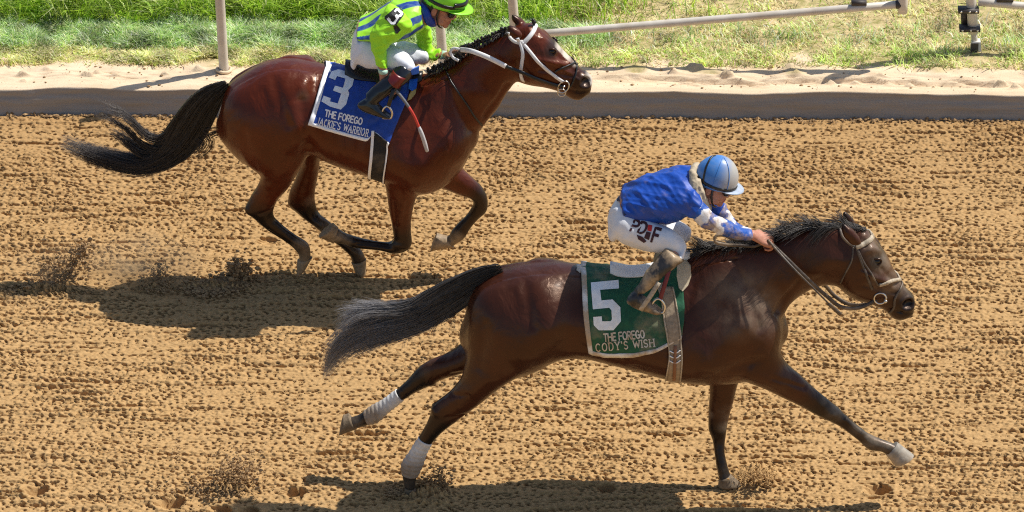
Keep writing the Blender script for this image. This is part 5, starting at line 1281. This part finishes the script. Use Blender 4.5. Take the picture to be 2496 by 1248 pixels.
# ------------------------------------------------------------------ manes, tails and braids
def hair_mat(name, root, tip):
    t = NT(name); a = t.attr('along'); k = t.mix(a, root, tip); k = t.mix(t.math('MULTIPLY', t.attr('vary'), .5), k, (.10, .075, .05, 1)); t.col(k).rough(.38); t.b.inputs['Anisotropic'].default_value = .4; return t.m
def strands(P, r0, r1):
    """P (n, m, 3) -> thin three sided tapering hairs"""
    n, m, _ = P.shape; T = unit(np.gradient(P, axis=1)); ref = np.array([.2, .9, .3]); A = unit(np.cross(T, ref)); B = np.cross(T, A)
    f = np.linspace(0, 1, m); rad = (np.asarray(r0)[:, None]*(1 - f**2.2) + r1*f**2.2)[..., None]
    V = np.stack([P + rad*(A*math.cos(a) + B*math.sin(a)) for a in (0, 2.094, 4.189)], 2)
    idx = np.arange(n*m*3).reshape(n, m, 3); Qs = []
    for k in range(3):
        l = (k + 1) % 3; Qs.append(np.stack([idx[:, :-1, k], idx[:, :-1, l], idx[:, 1:, l], idx[:, 1:, k]], -1).reshape(-1, 4))
    g = np.random.default_rng(n); return V.reshape(-1, 3), np.concatenate(Qs), np.repeat(np.tile(f, n), 3), np.repeat(g.uniform(0, 1, n), m*3)
def tail(fr, guides, mat, parent, name='tail', m=10, r=.00115):
    """guides: (count, [(px,py,width_px)...], L, thickness, flare)"""
    g = np.random.default_rng(5); allP = []
    for cnt, pts, L, th, flare, t0 in guides:
        C = np.array([np.append(fr.pt(x, y, L), w/460) for x, y, w in pts]); X = curve4(C, 40)
        c = X[:, :3]; T = unit(np.gradient(c, axis=0)); Nn = unit(np.cross(T, np.repeat([fr.lat], 40, 0)))
        nl = max(5, cnt//60); la = g.uniform(-1, 1, nl); lb = g.uniform(-1, 1, nl); le = .60 + .40*g.uniform(0, 1, nl)**.6; lf = g.normal(0, .55, nl); lw = g.normal(0, .014, (nl, 3)); lp = g.uniform(0, 6, nl)
        for i in range(cnt):
            q_ = g.integers(nl); a, b = la[q_] + g.normal(0, .26), lb[q_] + g.normal(0, .3); a = np.clip(a, -1.05, 1.05)
            if a*a + b*b > 1.1: b *= .5
            e = min(1.0, le[q_]*g.uniform(.78, 1.06)); s0 = g.uniform(0, t0)
            k = np.linspace(s0, s0 + (1 - s0)*e, m); j = k*39; j0 = np.clip(j.astype(int), 0, 38); fj = (j - j0)[:, None]
            xx = X[j0]*(1 - fj) + X[j0 + 1]*fj; nn = Nn[j0]*(1 - fj) + Nn[j0 + 1]*fj; ls = np.linspace(0, 1, m)
            p = xx[:, :3] + nn*((xx[:, 3]/2)*(a*(1 - .25*ls**2) + flare*3*ls**2*lf[q_] + .10*np.sin(k*6 + lp[q_])*ls + .05*np.sin(k*9 + g.uniform(0, 6))*ls))[:, None] + fr.lat*(th*b*np.minimum(1, .35 + k*1.3))[:, None] + np.outer(ls**2, lw[q_] + g.normal(0, .011, 3))
            allP.append(p)
    P = np.array(allP); V, Q, al, va = strands(P, g.uniform(.6, 1.5, len(P))*r, r*.25)
    return tag(mesh_obj(name, V, Q, mat, parent, attrs={'along': al**1.5, 'vary': va}), kind='stuff')
def curve4(C, n):
    t = np.concatenate([[0], np.cumsum(np.linalg.norm(np.diff(C[:, :3], axis=0), axis=1))]); return hermite(C, t, n)
M_HAIR1 = hair_mat('dusty_sunlit_tip_hair', (.010, .008, .007, 1), (.36, .35, .36, 1))  # grey tips: dust plus a sunlit highlight painted into the colour
M_MANE1 = hair_mat('black_mane_hair', (.009, .008, .008, 1), (.055, .050, .050, 1))
M_HAIR2 = hair_mat('black_hair', (.010, .007, .006, 1), (.055, .045, .045, 1))
tail(F1, [(2600, [(1222,652,20),(1195,666,44),(1130,704,72),(1060,745,78),(1000,776,72),(930,795,72),(872,818,66),(832,846,50),(806,884,26),(795,916,8)], 0, .04, .16, .25),
          (600, [(1100,715,40),(1030,748,50),(960,762,46),(905,764,40),(860,780,36),(822,808,26)], 0, .05, .6, .4),
          (14, [(1085,770,14),(1068,786,10),(1056,805,8),(1050,835,6)], -.02, .01, 1.2, .2), (14, [(1110,760,20),(1085,790,16),(1070,800,14)], -.02, .01, 1.4, .2),
          (30, [(1030,800,20),(985,815,18),(950,830,16)], 0, .03, 1.5, .3)], M_HAIR1, horse1)
tail(F2, [(2500, [(556,204,16),(540,214,36),(505,246,70),(478,284,84),(452,325,88),(420,362,80),(382,388,58),(340,402,42),(290,394,36),(240,382,34),(195,366,22),(150,348,8)], 0, .05, .3, .25),
          (300, [(470,300,50),(425,335,50),(385,350,44),(350,335,34),(325,308,28),(298,285,26),(262,270,14),(236,264,6)], 0, .05, .5, .3),
          (240, [(430,340,40),(390,370,40),(350,372,30),(315,352,22),(285,330,16),(262,318,8)], 0, .05, .7, .3),
          (40, [(500,330,30),(530,320,20),(545,330,14),(560,350,10),(566,372,6)], -.03, .02, .8, .2), (60, [(480,330,50),(500,345,40),(490,362,24),(455,372,20)], -.02, .04, .9, .2)], M_HAIR2, horse2)
# flying mane of the dark bay horse
def mane(fr, crest, count, mat, parent, length, bvh, m=9, liftf=lambda k: .9):
    g = np.random.default_rng(8); c = curve(np.array(crest, float), 200); P = []
    ncl = max(12, count//26); ck = np.sort(g.uniform(0, 1, ncl)); cfl = g.uniform(0, 1, ncl); cdir = g.normal(0, .22, ncl); cw = g.normal(0, .014, (ncl, 3)); cs = np.where(g.uniform(0, 1, ncl) < .7, 1, -1); cl = g.uniform(.7, 1.15, ncl)
    for i in range(count):
        q_ = g.integers(ncl); k = float(np.clip(ck[q_] + g.normal(0, .012), 0, 1)); x, y = c[int(k*199)]; L = g.normal(0, .014); r0 = fr.pt(x, y + 3, 0) + fr.lat*L
        l = length(k)*cl[q_]*g.uniform(.7, 1.1); fl = float(np.clip(cfl[q_] + g.normal(0, .12), 0, 1)); lift0 = liftf(k)
        lift = fr.up*(lift0*fl + .12) + fr.fwd*(-.85 + cdir[q_] + g.normal(0, .07)); lift = unit(lift); side = -fr.lat*cs[q_]
        f = np.linspace(0, 1, m)[:, None]; w = cw[q_] + g.normal(0, .004, 3)
        p = r0 + lift*l*(f - .18*f**2) + side*l*(.85 - .65*fl)*(.3*f + .5*f**2) - fr.up*l*(.62 - .58*fl)*f**2*1.2 - fr.fwd*l*.25*f**2 + w*f**2*1.6
        # keep the hair outside the neck
        for j in range(1, m):
            h = bvh.find_nearest(Vector(p[j]))
            if h[0] is not None:
                d = (p[j] - np.array(h[0])) @ np.array(h[1])
                if d < .004: p[j] = np.array(h[0]) + np.array(h[1])*(.004 + .008*g.uniform())
        P.append(p)
    P = np.array(P); V, Q, al, va = strands(P, g.uniform(.6, 1.4, len(P))*.0016, .0004)
    return tag(mesh_obj('mane', V, Q, mat, parent, attrs={'along': al*.6, 'vary': va}), kind='stuff')
mane(F1, [(1690,606),(1740,598),(1800,592),(1850,590),(1890,578),(1930,564),(1980,551),(2040,545),(2085,551),(2112,560)], 1700, M_MANE1, horse1,
     lambda k: .06 + .085*min(1, max(0, (k - .40)/.12)) if k < .93 else .10, bvh1, liftf=lambda k: .35 + .55*min(1, max(0, (k - .4)/.15)))
# braids of the red bay horse
M_BRAID = mat_plain('braided_black_hair', (.012, .009, .008), .35, 0, .3, 200, .6)
mane2 = mane(F2, [(1040,176),(1097,153),(1148,118),(1187,96),(1219,80),(1250,66)], 420, M_HAIR2, horse2, lambda k: .045, bvh2)
cr = curve(np.array([(1046,172),(1058,166),(1070,162),(1097,150),(1120,133),(1148,113),(1170,102),(1187,94),(1205,86),(1219,79),(1232,73),(1243,71)], float), 26)
gq = np.random.default_rng(4)
for i, (x, y) in enumerate(list(cr) + [(1302, 54)]):
    p = F2.pt(x + gq.normal(0, 1), y, -.005 if i < 26 else 0) ; r = .012*gq.uniform(.8, 1.25); up = unit(F2.up*.9 - F2.lat*.35 - F2.fwd*.3)
    v, f = join(ellipsoid(p, (r*1.15, r*.9, r), [F2.fwd, F2.lat, F2.up], 8, 6), ellipsoid(p + up*r*1.3, (r*.75, r*.7, r*.8), [F2.fwd, F2.lat, F2.up], 8, 6), tube([p, p - F2.lat*r - F2.up*r*1.6, p - F2.lat*r*1.3 - F2.up*r*3.2], [r*.7, r*.6, r*.4], 6))
    mesh_obj('braid', v, f, M_BRAID, horse2)
# hair on the withers of the dark bay horse is part of the mane; fetlock hair is too short to show
# ------------------------------------------------------------------ rail along the track
M_PIPE = mat_cloth('weathered_white_pipe', (.60, .55, .47), .5, .08, 14, .1, .35, dscale=5, dpos=(.45, .7))
M_IRON = mat_plain('dark_iron', (.06, .05, .045), .6, .2, .3)
M_FOOT = mat_cloth('white_foot', (.66, .64, .60), .5, .08, 20, .1, .3)
bbv = bvh_of(bank.data and np.stack([XB, yb, zb], -1).reshape(-1, 3)[::1], QB)
def bank_at(px, py):
    h = bbv.ray_cast(Vector(CAM), Vector(unit(ray(px, py)))); return np.array(h[0]) if h[0] is not None else ground(px, py, BANK)
def img_up(P, px, py):
    """point above P (same distance back) seen at a pixel"""
    d = ray(px, py); return CAM + d*((P[1] - CAM[1])/d[1])
def post(px0, py0, px1, py1, label, hgt=1.1, r=.029):
    P = bank_at(px0, py0); Q_ = img_up(P, px1, py1); d = unit(Q_ - P); top = P + d*hgt/d[2]
    o = empty('rail_post', P); tag(o, label, 'post', 'posts of the rail beside the track')
    pts = [P - d*.12, P + d*.02, P + d*.4, top]; mesh_obj('pipe', *tube(pts, r, 18, .25), M_PIPE, o)
    rg = np.random.default_rng(int(px0)); a = np.linspace(0, 2*np.pi, 15)[:-1]
    ringp = [P + np.array([math.cos(t_)*r*1.45, math.sin(t_)*r*1.45, .004 + .006*rg.uniform()]) for t_ in a]; ringp += ringp[:2]; mesh_obj('collar', *tube(ringp, .011, 6, .1), bank.data.materials[0], o); return o
post(546, 172, 536, 0, 'beige pipe post standing in the sand at the back left, behind the red bay rump')
post(1081, 166, 1073, 64, 'pipe post behind the chin and hand of the lime jockey')
post(1262, 168, 1249, 0, 'pipe post behind the ears of the red bay horse')
# the low sloping rail
g0 = bank_at(1340, 156); g1 = bank_at(2195, 160)
A_, B_ = img_up(g0, 1262, 87), img_up(g1, 2186, 11)
rl = empty('low_rail', (A_ + B_)/2); tag(rl, 'long low rail sloping up to the right across the grass', 'rail')
mesh_obj('pipe', *tube([A_ + (B_ - A_)*f for f in np.linspace(0, 1, 8)], .0235, 16, .2), M_PIPE, rl)
ax = unit(B_ - A_); mesh_obj('end_cap', *tube([B_ - ax*.005, B_ + ax*.03], .027, 16, .2), M_IRON, rl)
mesh_obj('end_fitting', *tube([B_ + ax*.035 - np.array([0, 0, .055]), B_ + ax*.035, B_ + ax*.035 + np.array([0, 0, .30])], .029, 16, .2), M_PIPE, rl)
mesh_obj('bracket', *box((A_*.1 + B_*.9) + np.array([0, 0, .034]), (.045, .02, .012)), M_IRON, rl)
# bracketed post and the rail running out to the right
P = bank_at(2378, 122); o = empty('rail_post', P); tag(o, 'bracketed post on a small white foot in the grass at the right edge', 'post', 'posts of the rail beside the track')
q = lambda x, y: img_up(P, x, y)
mesh_obj('pipe', *tube([q(2372, 80), q(2370, 40), q(2367, 0), q(2365, -30), q(2360, -260)], .031, 16, .15), M_PIPE, o)
mesh_obj('pipe', *tube([q(2352, 62) + np.array([0, .03, 0]), q(2351, 30) + np.array([0, .03, 0])], .022, 12, .1), M_IRON, o)
mesh_obj('stem', *tube([q(2377, 112), q(2375, 92), q(2372, 74)], .019, 14, .1), M_PIPE, o)
for y in (20, 65):
    c = q(2360 + (y > 40)*3, y); mesh_obj('clamp', *box(c - np.array([0, .02, 0]), (.062, .034, .0115)), M_IRON, o)
    for dx in (-.045, .005, .045): mesh_obj('bolt', *tube([c + np.array([dx, -.058, 0]), c + np.array([dx, -.05, 0])], .007, 8, .3), M_STEEL, o)
c = q(2378, 112)
def wedge(c, w, d, h, t):
    V = []
    for z, sx, sd in ((0, w, d), (h, w*t, d*.8)):
        V += [c + np.array([-sx, -sd, z]), c + np.array([sx, -sd, z]), c + np.array([sx, sd, z]), c + np.array([-sx, sd, z])]
    return V, [(3, 2, 1, 0), (4, 5, 6, 7), (0, 1, 5, 4), (1, 2, 6, 5), (2, 3, 7, 6), (3, 0, 4, 7)]
mesh_obj('foot', *wedge(P + np.array([0, 0, -.02]), .033, .035, .085, .8), M_FOOT, o, False)
mesh_obj('foot_front', *box(P + np.array([-.010, -.0345, .030]), (.022, .006, .030)), M_IRON, o, False)
P2 = bank_at(2440, 150)
rr = empty('side_rail', q(2440, 10)); tag(rr, 'pipe rail leaving the frame at the top right corner', 'rail')
Aa, Bb = q(2386, 5), q(2500, 15); mesh_obj('pipe', *tube([Aa, (Aa + Bb)/2, Bb, Aa + (Bb - Aa)*6], .0235, 16, .2), M_PIPE, rr)
mesh_obj('bracket', *box(Aa*.45 + Bb*.55 + np.array([0, 0, .034]), (.05, .02, .012)), M_IRON, rr)

# ------------------------------------------------------------------ dirt thrown up by the hooves
def clods(name, label, spec, seed, mat):
    """spec: list of (px, py, spread_px_x, spread_px_y, count, r0, r1, depth)"""
    g = np.random.default_rng(seed); V, F = [], []
    ico = np.array([[0, 0, 1], [.9, 0, .3], [.2, .9, .25], [-.8, .5, .3], [-.7, -.6, .25], [.3, -.9, .3], [.6, .5, -.6], [-.4, .6, -.7], [-.5, -.5, -.7], [.5, -.5, -.6], [0, 0, -1.]])
    tri = [(0,1,2),(0,2,3),(0,3,4),(0,4,5),(0,5,1),(1,6,2),(2,7,3),(3,8,4),(4,8,9),(5,9,1),(1,9,6),(2,6,7),(3,7,8),(4,9,5),(10,7,6),(10,8,7),(10,9,8),(10,6,9)]
    for fr, px, py, sx, sy, n, r0, r1, dep, tilt in spec:
        for i in range(n):
            a, b = g.normal(0, 1), g.normal(0, 1); x = px + sx*a; y = py + sy*b + tilt*a
            P = fr.pt(x, y, g.normal(0, dep)); 
            if P[2] < .01: P = ground(x, y, .012)
            r = (r0 + (r1 - r0)*g.uniform()**3)*1.3; o = len(V)
            V.extend((P + (ico*g.uniform(.55, 1.25, (11, 1))*r*np.array([1.2, 1, .85]))).tolist()); F.extend([tuple(i_ + o for i_ in t_) for t_ in tri])
    V = np.array(V); b = V.mean(0); b[2] = max(0, V[:, 2].min()); ob = mesh_obj(name, V, F, mat, base=b, smooth_shade=False); tag(ob, label, 'flying dirt', kind='stuff'); return ob
t = NT('damp_clod'); t.col(t.mix(t.ramp(t.noise(60, 4), .35, .65), (.15, .082, .034, 1), (.44, .28, .13, 1))).rough(.95); M_CLOD = t.m
clods('dirt_spray', 'dark clods and crumbs flung up behind the hind hooves of the red bay horse', [
    (F2, 580, 664, 15, 18, 420, .004, .014, .05, 0), (F2, 540, 690, 36, 12, 620, .004, .014, .05, -8), (F2, 505, 705, 40, 8, 260, .003, .010, .05, 0),
    (F2, 390, 672, 15, 22, 220, .003, .009, .05, 0), (F2, 370, 700, 40, 10, 120, .002, .007, .05, 0),
    (F2, 150, 648, 44, 28, 400, .003, .013, .10, -18), (F2, 190, 618, 16, 14, 70, .004, .014, .05, -6), (F2, 90, 700, 40, 14, 320, .003, .011, .06, -8), (F2, 300, 620, 120, 30, 260, .001, .004, .2, 0), (F2, 195, 620, 14, 12, 70, .003, .010, .03, 0)], 41, M_CLOD)
clods('dirt_spray', 'crumbs of dirt thrown up at the left behind the dark bay horse', [
    (F1, 580, 1150, 26, 24, 480, .003, .011, .08, -4), (F1, 530, 1170, 40, 18, 260, .002, .008, .05, -8), (F1, 430, 1115, 8, 22, 70, .002, .007, .03, -6), (F1, 500, 1195, 40, 8, 120, .003, .010, .05, 0), (F1, 640, 1160, 30, 20, 120, .001, .004, .05, 0)], 42, M_CLOD)
clods('dirt_spray', 'burst of dirt around the planted hind hoof of the dark bay horse', [
    (F1, 1060, 1180, 20, 16, 420, .002, .009, .05, 0), (F1, 1075, 1158, 8, 12, 120, .002, .007, .03, 0), (F1, 960, 1195, 18, 8, 160, .002, .009, .05, 0), (F1, 1020, 1204, 26, 6, 160, .002, .008, .04, 0)], 43, M_CLOD)
clods('dirt_spray', 'small mound of crumbs pushed up ahead of the planted front hoof', [
    (F1, 1855, 1165, 20, 10, 420, .002, .008, .06, 0), (F1, 1825, 1168, 26, 9, 220, .002, .007, .05, 0), (F1, 1850, 1150, 20, 8, 200, .001, .005, .05, 0)], 44, M_DIRT)

# thin dust hanging behind the hooves of the far horse
def dust_cloud(fr, px, py, L, r, dens, seed, label):
    c = fr.pt(px, py, L); v, f = ellipsoid(c, r, [fr.fwd, fr.lat, fr.up], 24, 14)
    m = bpy.data.materials.new('dust_air'); m.use_nodes = True; n = m.node_tree.nodes; lk = m.node_tree.links.new; n.remove(n['Principled BSDF'])
    vol = n.new('ShaderNodeVolumePrincipled'); vol.inputs['Color'].default_value = (.86, .66, .42, 1); vol.inputs['Anisotropy'].default_value = .2
    tc = n.new('ShaderNodeTexCoord'); no = n.new('ShaderNodeTexNoise'); no.inputs['Scale'].default_value = 5.0; no.inputs['Detail'].default_value = 3; lk(tc.outputs['Object'], no.inputs['Vector'])
    mp = n.new('ShaderNodeMapping'); lk(tc.outputs['Object'], mp.inputs['Vector']); mp.inputs['Scale'].default_value = (1/r[0], 1/r[1], 1/r[2]); gr = n.new('ShaderNodeTexGradient'); gr.gradient_type = 'QUADRATIC_SPHERE'; lk(mp.outputs[0], gr.inputs[0])
    rp = n.new('ShaderNodeMapRange'); rp.inputs[1].default_value = .40; rp.inputs[2].default_value = .70; lk(no.outputs['Fac'], rp.inputs[0])
    mu = n.new('ShaderNodeMath'); mu.operation = 'MULTIPLY'; lk(gr.outputs[1], mu.inputs[0]); lk(rp.outputs[0], mu.inputs[1]); m2 = n.new('ShaderNodeMath'); m2.operation = 'MULTIPLY'; m2.inputs[1].default_value = dens; lk(mu.outputs[0], m2.inputs[0]); lk(m2.outputs[0], vol.inputs['Density'])
    lk(vol.outputs[0], n['Material Output'].inputs['Volume'])
    ob = mesh_obj('dust', v, f, m, base=c); tag(ob, label, 'dust', kind='stuff'); return ob
dust_cloud(F2, 335, 640, .0, (.55, .30, .22), 9.0, 1, 'faint puff of pale dust drifting behind the red bay horse')
dust_cloud(F2, 120, 660, .0, (.40, .28, .18), 5.0, 2, 'thin dust at the far left behind the tail of the red bay horse')

# crumbs lying along the foot of the bank and on the sand
def crumbs(name, label, n, xr, dy, r, mat, seed):
    g = np.random.default_rng(seed); V, F = [], []
    ico = np.array([[0, 0, 1], [.9, 0, .2], [0, .9, .2], [-.9, 0, .2], [0, -.9, .2], [0, 0, -.6]]); tri = [(0,1,2),(0,2,3),(0,3,4),(0,4,1),(5,2,1),(5,3,2),(5,4,3),(5,1,4)]
    for i in range(n):
        x = g.uniform(*xr); y = TRK(x) + dy(g); h = bbv.ray_cast(Vector((x, y, 2)), Vector((0, 0, -1))); z = h[0][2] if h[0] is not None else 0.0
        if dy(np.random.default_rng(1)) < 0 and y < TRK(x): z = .004
        rr_ = r[0] + (r[1] - r[0])*g.uniform()**3; o = len(V); V.extend((np.array([x, y, max(z, 0) + rr_*.3]) + ico*g.uniform(.6, 1.3, (6, 1))*rr_*np.array([1.3, 1, .8])).tolist()); F.extend([tuple(q_ + o for q_ in t_) for t_ in tri])
    ob = mesh_obj(name, V, F, mat, base=(0, TRK(0), 0), smooth_shade=False); tag(ob, label, 'crumbs', kind='stuff')
crumbs('spilled_dirt', 'loose crumbs of dirt along the foot of the shaded bank', 1500, (-3.4, 3.4), lambda g: -abs(g.normal(0, .035)) - .005, (.004, .018), M_CLOD, 51)
crumbs('sand_crumbs', 'small dark crumbs scattered over the pale sand strip', 420, (-3.4, 3.4), lambda g: g.uniform(.03, .36), (.002, .011), M_CLOD, 52)
